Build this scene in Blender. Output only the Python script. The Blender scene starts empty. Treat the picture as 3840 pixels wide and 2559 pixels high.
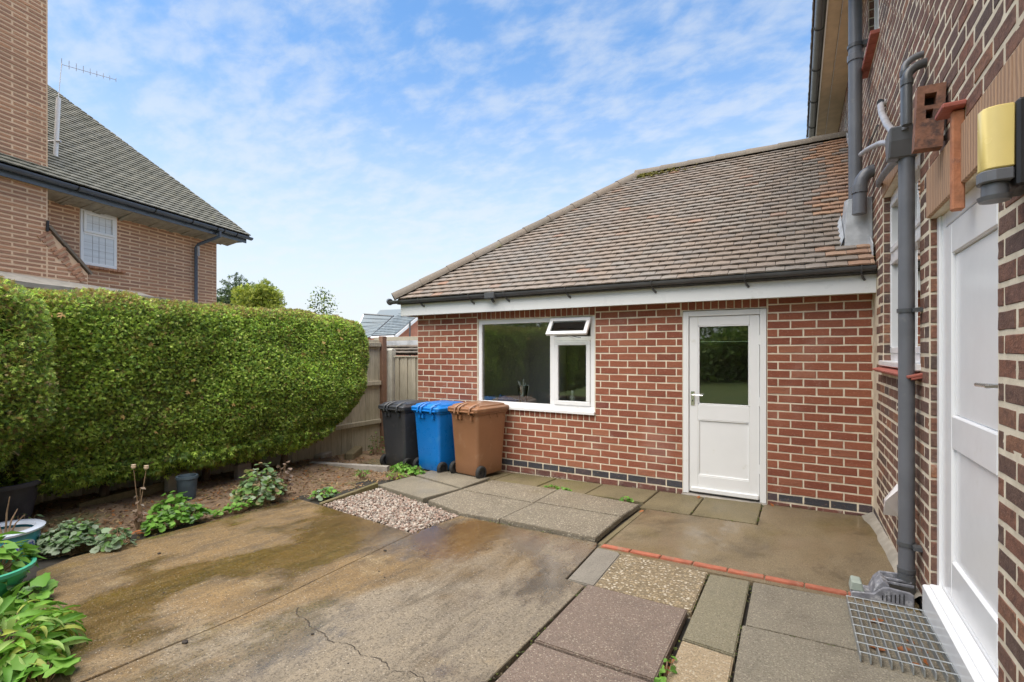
import bpy, math, random
import numpy as np
from mathutils import Vector, Matrix

random.seed(7); rng = np.random.default_rng(7)
S = bpy.context.scene
COL = S.collection
R = math.radians

# ------------------------------------------------------------------ camera
CAM = Vector((-0.642, -5.822, 1.59))
cd = bpy.data.cameras.new('camera'); cam = bpy.data.objects.new('camera', cd); COL.objects.link(cam)
cam.location = CAM; cam.rotation_euler = (R(90), 0, R(30.2))
cd.sensor_width = 36; cd.lens = 17.175; cd.shift_y = 0.0108; cd.clip_start = 0.05; cd.clip_end = 2000
S.camera = cam

# ------------------------------------------------------------------ world and sun
SUN_AZ, SUN_EL = R(188), R(68)          # azimuth clockwise from +Y
w = bpy.data.worlds.new('World'); S.world = w; w.use_nodes = True
nt = w.node_tree; nt.nodes.clear()
def wn(t, **k):
    n = nt.nodes.new(t)
    for a, b in k.items(): setattr(n, a, b)
    return n
out = wn('ShaderNodeOutputWorld'); bg = wn('ShaderNodeBackground')
sky = wn('ShaderNodeTexSky', sky_type='NISHITA'); sky.sun_disc = False
sky.sun_elevation = SUN_EL; sky.sun_rotation = SUN_AZ
sky.air_density = 1.0; sky.dust_density = 0.6; sky.ozone_density = 2.5
tc = wn('ShaderNodeTexCoord'); sep = wn('ShaderNodeSeparateXYZ')
nt.links.new(tc.outputs['Generated'], sep.inputs[0])
# project the view direction on a cloud layer high above: dir.xy / (dir.z + c)
add = wn('ShaderNodeMath', operation='ADD'); add.inputs[1].default_value = 0.22
mx = wn('ShaderNodeMath', operation='MAXIMUM'); mx.inputs[1].default_value = 0.0
nt.links.new(sep.outputs[2], mx.inputs[0]); nt.links.new(mx.outputs[0], add.inputs[0])
dx = wn('ShaderNodeMath', operation='DIVIDE'); dy = wn('ShaderNodeMath', operation='DIVIDE')
nt.links.new(sep.outputs[0], dx.inputs[0]); nt.links.new(add.outputs[0], dx.inputs[1])
nt.links.new(sep.outputs[1], dy.inputs[0]); nt.links.new(add.outputs[0], dy.inputs[1])
cmb = wn('ShaderNodeCombineXYZ'); nt.links.new(dx.outputs[0], cmb.inputs[0]); nt.links.new(dy.outputs[0], cmb.inputs[1])
mp = wn('ShaderNodeMapping'); mp.inputs['Rotation'].default_value = (0, 0, R(62)); mp.inputs['Scale'].default_value = (1.5, 2.3, 1)
mp.inputs['Location'].default_value = (3.1, 0.4, 0)
nt.links.new(cmb.outputs[0], mp.inputs[0])
n1 = wn('ShaderNodeTexNoise'); n1.inputs['Scale'].default_value = 4.6; n1.inputs['Detail'].default_value = 8; n1.inputs['Roughness'].default_value = 0.58; n1.inputs['Distortion'].default_value = 0.15
n2 = wn('ShaderNodeTexNoise'); n2.inputs['Scale'].default_value = 0.8; n2.inputs['Detail'].default_value = 4
nt.links.new(mp.outputs[0], n1.inputs[0]); nt.links.new(mp.outputs[0], n2.inputs[0])
mul = wn('ShaderNodeMath', operation='MULTIPLY_ADD'); mul.inputs[1].default_value = 0.55
nt.links.new(n2.outputs[0], mul.inputs[0]); nt.links.new(n1.outputs[0], mul.inputs[2])
cr = wn('ShaderNodeMapRange', interpolation_type='SMOOTHSTEP'); cr.inputs['From Min'].default_value = 0.62; cr.inputs['From Max'].default_value = 1.0
nt.links.new(mul.outputs[0], cr.inputs[0])
# thin veil that thickens towards the horizon
hz = wn('ShaderNodeMapRange', interpolation_type='SMOOTHSTEP'); hz.inputs['From Min'].default_value = 0.57; hz.inputs['From Max'].default_value = 0.0
hz.inputs['To Min'].default_value = 0.0; hz.inputs['To Max'].default_value = 0.93
nt.links.new(sep.outputs[2], hz.inputs[0])
scr = wn('ShaderNodeMath', operation='MULTIPLY'); inv = wn('ShaderNodeMath', operation='SUBTRACT'); inv.inputs[0].default_value = 1
inv2 = wn('ShaderNodeMath', operation='SUBTRACT'); inv2.inputs[0].default_value = 1
cs = wn('ShaderNodeMath', operation='MULTIPLY'); cs.inputs[1].default_value = 0.46
nt.links.new(cr.outputs[0], cs.inputs[0])
nt.links.new(cs.outputs[0], inv.inputs[1]); nt.links.new(hz.outputs[0], inv2.inputs[1])
nt.links.new(inv.outputs[0], scr.inputs[0]); nt.links.new(inv2.outputs[0], scr.inputs[1])
inv3 = wn('ShaderNodeMath', operation='SUBTRACT'); inv3.inputs[0].default_value = 1
nt.links.new(scr.outputs[0], inv3.inputs[1])
boost = wn('ShaderNodeMix', data_type='RGBA', blend_type='MULTIPLY'); boost.inputs[0].default_value = 1
boost.inputs['B'].default_value = (.68, .89, .98, 1)
nt.links.new(sky.outputs[0], boost.inputs['A'])
mixc = wn('ShaderNodeMix', data_type='RGBA'); mixc.inputs['B'].default_value = (3.15, 3.27, 3.35, 1)
nt.links.new(boost.outputs['Result'], mixc.inputs['A']); nt.links.new(inv3.outputs[0], mixc.inputs['Factor'])
nt.links.new(mixc.outputs['Result'], bg.inputs[0]); bg.inputs[1].default_value = 0.06
nt.links.new(bg.outputs[0], out.inputs[0])

sd = bpy.data.lights.new('sun', 'SUN'); sun = bpy.data.objects.new('sun', sd); COL.objects.link(sun)
sd.energy = 1.5; sd.angle = R(80); sd.color = (1.0, 0.90, 0.76)
sdir = Vector((math.sin(SUN_AZ)*math.cos(SUN_EL), math.cos(SUN_AZ)*math.cos(SUN_EL), math.sin(SUN_EL)))
sun.rotation_euler = sdir.to_track_quat('Z', 'Y').to_euler(); sun.location = sdir*60
S.view_settings.view_transform = 'Standard'; S.view_settings.look = 'None'
S.view_settings.exposure = 2.25; S.view_settings.gamma = 1
S.view_settings.use_curve_mapping = False
S.render.engine = 'CYCLES'
S.cycles.max_bounces = 6; S.cycles.diffuse_bounces = 3; S.cycles.glossy_bounces = 3; S.cycles.transmission_bounces = 5; S.cycles.transparent_max_bounces = 8
S.cycles.caustics_reflective = False; S.cycles.caustics_refractive = False

# ------------------------------------------------------------------ materials
class NT:
    def __init__(s, name):
        s.m = bpy.data.materials.new(name); s.m.use_nodes = True; s.t = s.m.node_tree; s.t.nodes.clear()
        s.out = s.t.nodes.new('ShaderNodeOutputMaterial')
    def n(s, typ, ins=None, **k):
        nd = s.t.nodes.new('ShaderNode'+typ)
        for a, b in k.items(): setattr(nd, a, b)
        for a, b in (ins or {}).items(): s.set(nd.inputs[a], b)
        return nd
    def set(s, inp, v):
        if isinstance(v, bpy.types.NodeSocket): s.t.links.new(v, inp)
        elif isinstance(v, bpy.types.Node): s.t.links.new(v.outputs[0], inp)
        else:
            if isinstance(v, (tuple, list)) and inp.type == 'RGBA' and len(v) == 3: v = (*v, 1)
            inp.default_value = v
    def pos(s, scale=(1, 1, 1), rot=(0, 0, 0)):
        g = s.n('NewGeometry'); return s.n('Mapping', {'Vector': g.outputs['Position'], 'Scale': scale, 'Rotation': rot}).outputs[0]
    def noise(s, vec, scale, detail=4, rough=.55, dist=0):
        return s.n('TexNoise', {'Vector': vec, 'Scale': scale, 'Detail': detail, 'Roughness': rough, 'Distortion': dist}).outputs[0]
    def ramp(s, fac, stops, mode='LINEAR'):
        r = s.n('ValToRGB', {'Fac': fac}); e = r.color_ramp.elements; r.color_ramp.interpolation = mode
        while len(e) > 1: e.remove(e[-1])
        for i, (p, c) in enumerate(stops):
            el = e[0] if i == 0 else e.new(p)
            el.position = p; el.color = (*c, 1) if len(c) == 3 else c
        return r.outputs[0]
    def rng(s, v, a, b, c=0., d=1., smooth=True):
        return s.n('MapRange', {'Value': v, 'From Min': a, 'From Max': b, 'To Min': c, 'To Max': d}, interpolation_type='SMOOTHSTEP' if smooth else 'LINEAR').outputs[0]
    def mix(s, f, a, b, mode='MIX'):
        nd = s.n('Mix', data_type='RGBA', blend_type=mode); s.set(nd.inputs[0], f); s.set(nd.inputs['A'], a); s.set(nd.inputs['B'], b); return nd.outputs['Result']
    def math(s, op, a, b=0.):
        nd = s.n('Math', operation=op); s.set(nd.inputs[0], a); s.set(nd.inputs[1], b); return nd.outputs[0]
    def rnd(s):
        o = s.n('ObjectInfo'); a = s.n('Attribute', attribute_name='rnd')
        return s.math('FRACT', s.math('ADD', o.outputs['Random'], a.outputs['Fac']))
    def bump(s, h, strength=.5, dist=.01):
        return s.n('Bump', {'Height': h, 'Strength': strength, 'Distance': dist}).outputs[0]
    def done(s, **k):
        p = s.n('BsdfPrincipled')
        for a, b in k.items(): s.set(p.inputs[a.replace('_', ' ')], b)
        s.t.links.new(p.outputs[0], s.out.inputs[0]); return s.m

def simple(name, col, rough=.5, var=.08, scale=6, bumps=0.0, bscale=60, metal=0., spec=None, dirt=None):
    t = NT(name); P = t.pos()
    n = t.noise(P, scale, 5)
    c = t.mix(t.rng(n, .3, .7), tuple(v*(1-var) for v in col), tuple(min(1, v*(1+var)) for v in col))
    if dirt:
        d = t.noise(P, dirt[1], 6, .65); c = t.mix(t.rng(d, dirt[2], dirt[2]+.15), c, dirt[0])
    k = dict(Base_Color=c, Roughness=t.rng(t.noise(P, scale*3, 3), .2, .8, rough*.85, min(1, rough*1.15)), Metallic=metal)
    if bumps: k['Normal'] = t.bump(t.noise(P, bscale, 4), bumps, .004)
    return t.done(**k)

def brick_mat(name, stops, drag, speck=.35, rough=.85, wash=None):
    t = NT(name); P = t.pos(); v = t.rnd()
    c = t.ramp(v, stops)
    n = t.noise(t.pos(drag), 22, 6, .7); c = t.mix(t.math('MULTIPLY', t.rng(n, .35, .75), speck), c, (.06, .03, .025))
    n2 = t.noise(P, 55, 3); c = t.mix(t.math('MULTIPLY', t.rng(n2, .55, .8), .35), c, (.52, .30, .2))
    if wash:
        n3 = t.noise(P, wash[1], 5, .6); c = t.mix(t.math('MULTIPLY', t.rng(n3, wash[2], wash[2]+.2), wash[3]), c, wash[0])
    ef = t.noise(P, 3.3, 8, .75); c = t.mix(t.math('MULTIPLY', t.rng(ef, .60, .72), .35), c, (.5, .42, .36))
    h = t.math('ADD', t.noise(t.pos(drag), 40, 5, .7), t.math('MULTIPLY', t.noise(P, 160, 2), .5))
    return t.done(Base_Color=c, Roughness=rough, Normal=t.bump(h, .9, .006))

MAT = {}
MAT['brick_red'] = brick_mat('brick_red', [(0, (.25, .075, .042)), (.3, (.30, .092, .05)), (.55, (.35, .118, .062)), (.8, (.31, .098, .053)), (.93, (.39, .15, .08)), (1, (.22, .064, .042))], (1, 1, 5), .3, wash=((.5, .3, .24), 1.3, .52, .32))
MAT['brick_dark'] = brick_mat('brick_dark', [(0, (.17, .095, .068)), (.2, (.21, .105, .07)), (.38, (.105, .075, .062)), (.5, (.27, .115, .068)), (.66, (.20, .10, .07)), (.8, (.36, .165, .085)), (.88, (.14, .085, .068)), (1, (.24, .105, .068))], (1, 1, 1.3), .75)
MAT['brick_blue'] = brick_mat('brick_blue', [(0, (.045, .048, .058)), (.6, (.06, .065, .078)), (1, (.085, .06, .065))], (1, 1, 2), .3, rough=.45)
MAT['brick_plinth'] = brick_mat('brick_plinth', [(0, (.19, .075, .055)), (.5, (.25, .095, .068)), (1, (.14, .065, .055))], (1, 1, 3), .5, wash=((.42, .38, .3), 9, .5, .5))
MAT['brick_neigh'] = brick_mat('brick_neigh', [(0, (.38, .20, .125)), (.3, (.44, .23, .14)), (.6, (.52, .27, .155)), (.85, (.36, .20, .13)), (1, (.56, .28, .155))], (1, 1, 2), .25, wash=((.22, .16, .11), 1.1, .55, .4))
t = NT('mortar'); P = t.pos()
mc = t.mix(t.rng(t.noise(P, 8, 6), .3, .75), (.80, .71, .55), (.60, .51, .38)); mc = t.mix(t.math('MULTIPLY', t.rng(t.noise(P, 3.0, 7, .7), .5, .66), .5), mc, (.46, .38, .28))
MAT['mortar'] = t.done(Base_Color=mc, Roughness=.95, Normal=t.bump(t.noise(P, 120, 3), .6, .003))
t = NT('mortar_pink'); P = t.pos()
MAT['mortar_pink'] = t.done(Base_Color=t.mix(t.rng(t.noise(P, 1.4, 6), .3, .75), (.76, .54, .36), (.62, .43, .28)), Roughness=.95)

def tile_mat(name, stops, moss, mossf, lich=.3):
    t = NT(name); P = t.pos(); c = t.ramp(t.rnd(), stops)
    big = t.noise(P, .9, 4); c = t.mix(t.math('MULTIPLY', t.rng(big, .45, .7), .3), c, (.30, .29, .30))
    n = t.noise(P, 26, 5, .7); c = t.mix(t.math('MULTIPLY', t.rng(n, .45, .75), .45), c, (.11, .09, .08))
    l = t.noise(P, 60, 2); c = t.mix(t.math('MULTIPLY', t.rng(l, .62, .72), lich), c, (.6, .56, .48))
    m = t.noise(P, 4.5, 7, .75); c = t.mix(t.rng(m, mossf, mossf+.06), c, moss); c = t.mix(1., c, (.74, .77, .72), 'MULTIPLY')
    return t.done(Base_Color=c, Roughness=.75, Normal=t.bump(t.noise(P, 90, 4), .5, .004))
MAT['tile_ext'] = tile_mat('tile_ext', [(0, (.27, .205, .175)), (.25, (.31, .235, .20)), (.5, (.25, .205, .19)), (.7, (.33, .245, .205)), (.88, (.29, .245, .225)), (.97, (.30, .23, .20)), (1, (.38, .21, .15))], (.16, .15, .04), .70)
MAT['tile_new'] = tile_mat('tile_new', [(0, (.42, .22, .14)), (.5, (.50, .29, .19)), (1, (.33, .19, .14))], (.3, .2, .1), .75)
MAT['tile_neigh'] = tile_mat('tile_neigh', [(0, (.20, .19, .155)), (.3, (.26, .24, .20)), (.6, (.23, .215, .18)), (1, (.31, .28, .23))], (.22, .22, .12), .62, .5)
MAT['ridge'] = tile_mat('ridge', [(0, (.17, .135, .11)), (.5, (.20, .155, .125)), (1, (.23, .17, .135))], (.26, .25, .10), .64, .5)
MAT['slate'] = tile_mat('slate', [(0, (.20, .24, .29)), (.5, (.24, .28, .33)), (1, (.28, .32, .37))], (.2, .2, .2), .9, 0)
MAT['white'] = simple('white_paint', (.81, .81, .80), .35, .015, 3, dirt=((.70, .69, .64), 5, .62))
MAT['upvc'] = simple('white_plastic', (.85, .85, .85), .22, .01, 3, dirt=((.76, .75, .71), 4, .64))
MAT['fascia'] = simple('white_fascia', (.76, .77, .76), .3, .02, 3, dirt=((.50, .52, .42), 3.0, .62))
MAT['gutter'] = simple('dark_gutter', (.085, .088, .092), .35, .15, 5)
MAT['gutter_blue'] = simple('slate_blue_gutter', (.085, .11, .155), .25, .1, 5)
MAT['pipe'] = simple('grey_pipe', (.14, .145, .16), .38, .10, 4, dirt=((.22, .21, .20), 9, .62))
MAT['pipe_light'] = simple('pale_waste_pipe', (.42, .41, .42), .4, .15, 9)
MAT['black'] = simple('black_plastic', (.018, .018, .02), .45, .1, 8)
MAT['rubber'] = simple('black_rubber', (.022, .022, .022), .75, .2, 20)
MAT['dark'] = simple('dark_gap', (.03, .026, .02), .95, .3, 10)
MAT['bin_black'] = simple('charcoal_bin_plastic', (.045, .047, .052), .32, .12, 4, .25, 140, dirt=((.075, .075, .075), 7, .56))
MAT['bin_blue'] = simple('blue_bin_plastic', (.006, .17, .55), .30, .06, 4, .2, 140, dirt=((.03, .22, .58), 6, .56))
MAT['bin_brown'] = simple('brown_bin_plastic', (.25, .122, .062), .32, .06, 4, .2, 140, dirt=((.30, .165, .095), 6, .56))
MAT['lead'] = simple('lead_flashing', (.46, .48, .50), .45, .2, 7, .6, 14)
MAT['galv'] = simple('galvanised_steel', (.36, .38, .38), .42, .15, 12, metal=.55)
MAT['chrome'] = simple('chrome', (.7, .7, .68), .2, .05, 5, metal=1.)
MAT['clay'] = simple('rough_clay', (.25, .12, .078), .9, .3, 14, .9, 60, dirt=((.10, .06, .05), 11, .52))
MAT['far_ground'] = simple('far_ground', (.17, .165, .13), .9, .2, .1)
MAT['terracotta'] = simple('terracotta', (.44, .18, .09), .8, .2, 18, .8, 90, dirt=((.2, .1, .07), 9, .6))
MAT['red_edge'] = simple('painted_red_brick', (.36, .115, .065), .8, .2, 14, .6, 70, dirt=((.30, .17, .11), 9, .52))
MAT['sill_tile'] = simple('red_sill_tile', (.36, .10, .07), .6, .15, 12, .4, 60)
MAT['yellow'] = simple('yellow_lens', (.86, .68, .25), .25, .05, 4)
MAT['soffit'] = simple('beige_soffit', (.62, .48, .33), .7, .1, 5)
MAT['cement'] = simple('cement', (.33, .30, .25), .85, .15, 9, .7, 60)
MAT['plaster'] = simple('interior_plaster', (.58, .53, .46), .9, .05, 2)
MAT['floor_in'] = simple('interior_floor', (.10, .08, .06), .6, .1, 4)
MAT['orange_wall'] = simple('orange_brickwork', (.52, .22, .14), .9, .1, 3)
MAT['glazed'] = simple('blue_glaze', (.10, .42, .52), .15, .15, 22)
MAT['glaze_white'] = simple('white_glaze', (.62, .68, .78), .18, .06, 10)
MAT['glaze_cobalt'] = simple('cobalt_pattern', (.12, .14, .50), .2, .4, 60)
MAT['green_pot'] = simple('green_plastic_pot', (.07, .38, .25), .4, .15, 8)
MAT['grey_pot'] = simple('dark_grey_pot', (.06, .06, .075), .55, .2, 8)
MAT['bluepot'] = simple('slate_blue_pot', (.055, .08, .10), .6, .3, 8)
MAT['bracket'] = simple('weathered_downpipe_shoe', (.19, .19, .21), .7, .25, 22, .5, 50, dirt=((.42, .42, .43), 16, .52))
MAT['greystone'] = simple('grey_green_block', (.30, .34, .29), .8, .1, 12, .4, 60)
MAT['stalk'] = simple('dry_stalk', (.30, .20, .12), .85, .2, 30)
MAT['debris'] = simple('dark_dropping', (.03, .022, .016), .8, .2, 30)
MAT['wood_step'] = simple('weathered_timber', (.34, .31, .27), .8, .2, 8, .6, 50)
MAT['bottle_w'] = simple('white_bottle', (.7, .72, .6), .3); MAT['bottle_p'] = simple('purple_bottle', (.09, .07, .16), .3)
MAT['cloth_blue'] = simple('blue_cloth', (.07, .16, .42), .7)

def wood_mat(name, a, b, green=.3):
    t = NT(name); P = t.pos((9, 9, .7)); v = t.rnd()
    c = t.mix(v, a, b); n = t.noise(P, 9, 6, .65); c = t.mix(t.math('MULTIPLY', t.rng(n, .35, .7), .5), c, tuple(x*.45 for x in a))
    g = t.noise(t.pos(), 1.6, 4); c = t.mix(t.math('MULTIPLY', t.rng(g, .45, .7), green), c, (.16, .17, .09))
    return t.done(Base_Color=c, Roughness=.85, Normal=t.bump(n, .5, .004))
MAT['fence'] = wood_mat('weathered_fence', (.42, .38, .29), (.54, .49, .38), .2)
MAT['post'] = wood_mat('brown_post', (.20, .115, .08), (.26, .15, .10), .1)
MAT['concrete_post'] = simple('concrete_post', (.50, .49, .42), .85, .1, 8, .5, 60)

# patio concrete and slabs
def conc_mat(name, base, pale, dark, moss, wet=0., agg=0., stone=((.5, .42, .3), (.15, .13, .12)), aggs=90, streak=True, mossf=.52, sheen=.45):
    t = NT(name); P = t.pos()
    Q = t.pos((1.9, .7, 1), (0, 0, R(9))) if streak else t.pos((1, 1, 1))
    c = t.mix(t.rng(t.noise(Q, 1.1, 7, .62), .32, .72), base, pale)
    c = t.mix(t.math('MULTIPLY', t.rng(t.noise(t.pos((1.3, .8, 1), (0, 0, R(20))), 1.6, 9, .74, .7), .47, .68), .72), c, dark)
    c = t.mix(t.math('MULTIPLY', t.rng(t.noise(P, .75, 6, .6), mossf, mossf+.17), .8), c, moss)
    fine = t.noise(P, 130, 4, .7); c = t.mix(t.math('MULTIPLY', t.rng(fine, .46, .64), .6), c, tuple(x*.4 for x in dark)); c = t.mix(t.math('MULTIPLY', t.rng(t.noise(P, 210, 3, .7), .55, .68), .45), c, (.5, .43, .32))
    sp = t.n('TexVoronoi', {'Vector': P, 'Scale': 38.}).outputs['Distance']
    spk = t.rng(sp, .10, .05, 0, .75); c = t.mix(spk, c, (.66, .6, .48))
    h = t.math('ADD', t.math('MULTIPLY', fine, .5), t.noise(P, 24, 4))
    if agg:
        v = t.n('TexVoronoi', {'Vector': P, 'Scale': float(aggs)}); vc = t.n('SeparateColor', {'Color': v.outputs['Color']})
        sc = t.mix(vc.outputs[0], stone[0], stone[1]); sc = t.mix(t.rng(vc.outputs[1], .8, .9), sc, (.72, .66, .55))
        c = t.mix(t.math('MULTIPLY', t.rng(v.outputs['Distance'], .62, .42), agg), c, sc)
        h = t.math('ADD', h, t.math('MULTIPLY', t.rng(v.outputs['Distance'], .6, .1), 1.6))
    wn_ = t.rng(t.noise(t.pos((1.6, .7, 1)), .8, 4), .38, .62)
    cw_ = t.math('MULTIPLY', t.rng(t.noise(t.pos((1.2, .8, 1)), 1.5, 5, .6), .46, .60), min(1., wet*1.8))
    r = t.math('SUBTRACT', .8, t.math('MULTIPLY', wn_, wet)); r = t.math('ADD', r, t.math('MULTIPLY', t.rng(fine, .4, .8), .12))
    c = t.mix(1., c, (.80, .77, .72), 'MULTIPLY')
    return t.done(Base_Color=c, Roughness=r, Specular_IOR_Level=sheen, Coat_Weight=cw_, Coat_Roughness=.2, Normal=t.bump(h, .55, .004))
def old_concrete():
    """brushed old concrete: dark soaked brown on the hedge side drying to pale beige, one stain map over both slabs"""
    t = NT('old_concrete'); P = t.pos(); pos = t.n('NewGeometry').outputs['Position']; xyz = t.n('SeparateXYZ', {0: pos})
    n_big = t.noise(t.pos((1, .8, 1)), .85, 7, .62, .3); n_st = t.noise(t.pos((2.4, .8, 1), (0, 0, R(8))), 1.9, 10, .74, .6); n_f = t.noise(t.pos((3, .7, 1)), 9, 8, .72)
    grit = t.noise(P, 75, 5, .8); grit2 = t.noise(P, 200, 3, .7)
    # wetness: high where x < -3.5 and near the corner y > -3, broken by noise
    gx = t.rng(xyz.outputs[0], -2.5, -4.0); gy = t.math('MULTIPLY', t.rng(xyz.outputs[1], -4.3, -2.3), .45)
    wet = t.math('ADD', t.math('ADD', t.math('MULTIPLY', gx, .75), gy), t.math('MULTIPLY', t.math('SUBTRACT', t.math('ADD', n_big, t.math('MULTIPLY', n_st, .7)), .85), 2.0))
    w = t.rng(wet, .04, .62)
    dry = t.mix(t.rng(n_st, .3, .7), (.35, .295, .21), (.26, .225, .17)); dry = t.mix(t.math('MULTIPLY', t.rng(n_f, .45, .7), .5), dry, (.17, .15, .125))
    wc = t.mix(t.rng(n_st, .32, .68), (.30, .185, .060), (.115, .072, .026)); wc = t.mix(t.math('MULTIPLY', t.rng(n_f, .42, .7), .6), wc, (.36, .245, .10))
    mossn = t.rng(t.noise(t.pos((1, .6, 1)), 1.05, 5, .55), .50, .66); mossm = t.math('MULTIPLY', mossn, t.rng(xyz.outputs[0], -3.6, -4.6))
    wc = t.mix(t.math('MULTIPLY', mossm, .9), wc, (.27, .19, .012))
    c = t.mix(w, dry, wc)
    n_d = t.noise(t.pos((3.6, .75, 1), (0, 0, R(10))), 2.3, 11, .78, .5); c = t.mix(t.math('MULTIPLY', t.rng(n_d, .50, .64), .62), c, (.075, .058, .036)); c = t.mix(t.math('MULTIPLY', t.rng(t.noise(P, 3.1, 9, .75), .54, .68), .5), c, (.40, .31, .17))
    c = t.mix(t.math('MULTIPLY', t.rng(grit, .48, .62), .8), c, (.06, .048, .034)); c = t.mix(t.math('MULTIPLY', t.rng(grit2, .54, .66), .6), c, (.55, .46, .33))
    sp = t.n('TexVoronoi', {'Vector': P, 'Scale': 40.}).outputs['Distance']; c = t.mix(t.rng(sp, .16, .08, 0, .9), c, (.62, .56, .46))
    film = t.math('MULTIPLY', t.rng(t.noise(t.pos((1.1, .8, 1)), 1.25, 5, .55), .42, .54), t.rng(wet, .05, .35))
    px_ = t.math('DIVIDE', t.math('ADD', xyz.outputs[0], 3.72), .95); py_ = t.math('DIVIDE', t.math('ADD', xyz.outputs[1], 2.85), .50)
    pd = t.math('ADD', t.math('ADD', t.math('MULTIPLY', px_, px_), t.math('MULTIPLY', py_, py_)), t.math('MULTIPLY', t.math('SUBTRACT', n_big, .5), 2.2))
    film = t.math('MAXIMUM', film, t.rng(pd, 1.1, .3))
    r = t.math('SUBTRACT', .72, t.math('MULTIPLY', film, .62)); r = t.math('ADD', r, t.math('MULTIPLY', t.rng(grit, .4, .7), .10))
    h = t.math('ADD', t.math('ADD', t.math('MULTIPLY', grit, 1.0), t.math('MULTIPLY', grit2, .6)), t.math('MULTIPLY', n_f, 1.2))
    c = t.mix(1., c, (.76, .73, .70), 'MULTIPLY'); c = t.mix(t.math('MULTIPLY', film, .35), c, t.mix(1., c, (.5, .48, .45), 'MULTIPLY'))
    return t.done(Base_Color=c, Roughness=r, Specular_IOR_Level=.6, Coat_Weight=t.math('MULTIPLY', film, .9), Coat_Roughness=.16, Normal=t.bump(h, t.math('SUBTRACT', .6, t.math('MULTIPLY', film, .45)), .004))
MAT['old_concrete'] = old_concrete()
MAT['conc_right'] = conc_mat('damp_concrete', (.225, .172, .10), (.28, .222, .135), (.085, .062, .032), (.17, .13, .035), .40, mossf=.47, sheen=.6)
MAT['slab_moss'] = conc_mat('mossy_slab', (.22, .185, .105), (.26, .22, .13), (.13, .11, .06), (.20, .185, .06), .1, streak=False, mossf=.45)
MAT['slab_agg'] = conc_mat('aggregate_slab', (.23, .205, .16), (.28, .25, .195), (.15, .13, .10), (.22, .19, .10), .12, .6, ((.38, .33, .25), (.10, .09, .075)), 85, False)
MAT['slab_pebble'] = conc_mat('pebbledash_slab', (.22, .17, .10), (.27, .21, .13), (.13, .10, .06), (.25, .2, .1), .1, .9, ((.50, .40, .25), (.20, .17, .12)), 62, False)
MAT['slab_mauve'] = conc_mat('mauve_slab', (.235, .175, .145), (.275, .21, .175), (.17, .13, .11), (.23, .185, .135), .1, .4, ((.36, .30, .26), (.14, .11, .10)), 120, False)
MAT['slab_green'] = conc_mat('grey_green_slab', (.25, .225, .15), (.29, .265, .18), (.17, .155, .105), (.23, .21, .11), .1, .25, ((.4, .38, .3), (.15, .15, .12)), 120, False, .48)
MAT['slab_tan'] = conc_mat('tan_slab', (.42, .33, .21), (.50, .40, .27), (.30, .23, .14), (.40, .33, .2), .1, .5, ((.6, .48, .33), (.25, .2, .14)), 95, False)
MAT['slab_grey'] = conc_mat('grey_slab', (.26, .235, .185), (.31, .285, .225), (.17, .15, .12), (.28, .245, .14), .15, .3, ((.40, .365, .29), (.14, .125, .10)), 120, False, .55)
MAT['patch'] = conc_mat('cement_patch', (.28, .26, .23), (.32, .30, .265), (.22, .205, .18), (.26, .235, .19), .1, streak=False, mossf=.6)
t = NT('soil'); P = t.pos(); v = t.noise(P, 5, 8, .7)
c = t.mix(t.rng(v, .3, .7), (.15, .095, .058), (.30, .205, .13)); c = t.mix(t.rng(t.noise(P, 90, 3), .55, .7, 0, .6), c, (.38, .26, .15))
c = t.mix(t.rng(t.noise(P, 1.4, 5), .52, .68, 0, .55), c, (.10, .12, .03))
MAT['soil'] = t.done(Base_Color=c, Roughness=.95, Normal=t.bump(t.math('ADD', t.noise(P, 30, 6, .7), t.noise(P, 110, 3)), .9, .015))
t = NT('lawn'); P = t.pos(); MAT['lawn'] = t.done(Base_Color=t.mix(t.rng(t.noise(P, 3, 7), .35, .65), (.08, .13, .025), (.14, .17, .04)), Roughness=.9, Normal=t.bump(t.noise(P, 60, 4), .8, .02))
t = NT('pebble'); MAT['pebble'] = t.done(Base_Color=t.ramp(t.rnd(), [(0, (.36, .28, .225)), (.2, (.21, .125, .09)), (.4, (.42, .375, .32)), (.55, (.15, .12, .10)), (.7, (.29, .19, .145)), (.85, (.52, .465, .39)), (1, (.11, .085, .07))]), Roughness=.55)
t = NT('foliage'); a = t.n('Attribute', attribute_name='col')
p = t.n('BsdfPrincipled', {'Base Color': a.outputs['Color'], 'Roughness': .5, 'Specular IOR Level': .35}); tr = t.n('BsdfTranslucent', {'Color': a.outputs['Color']})
ms = t.n('MixShader', {0: .36, 1: p, 2: tr}); t.t.links.new(ms.outputs[0], t.out.inputs[0]); MAT['foliage'] = t.m
MAT['twigs'] = simple('inner_twigs', (.085, .10, .028), .95, .5, 14, .8, 30)
MAT['bark'] = simple('bark', (.12, .085, .06), .9, .3, 9, .8, 30)
def glass_mat(name, tint, refl=1.45):
    t = NT(name); f = t.n('Fresnel', {'IOR': refl}); g = t.n('BsdfGlossy', {'Color': (1, 1, 1, 1), 'Roughness': .01}); tr = t.n('BsdfTransparent', {'Color': (*tint, 1)})
    f2 = t.math('MULTIPLY', f.outputs[0], 2.6)
    m = t.n('MixShader', {0: f2, 1: tr, 2: g}); t.t.links.new(m.outputs[0], t.out.inputs[0]); return t.m
MAT['glass'] = glass_mat('window_glass', (.93, .96, .94))
MAT['glass_clear'] = glass_mat('clear_glass', (.80, .86, .86), 2.2)
t = NT('blind_glass'); P = t.pos(); wv = t.n('TexWave', {'Vector': P, 'Scale': 3.4, 'Distortion': 0.}, bands_direction='Z')
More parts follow.
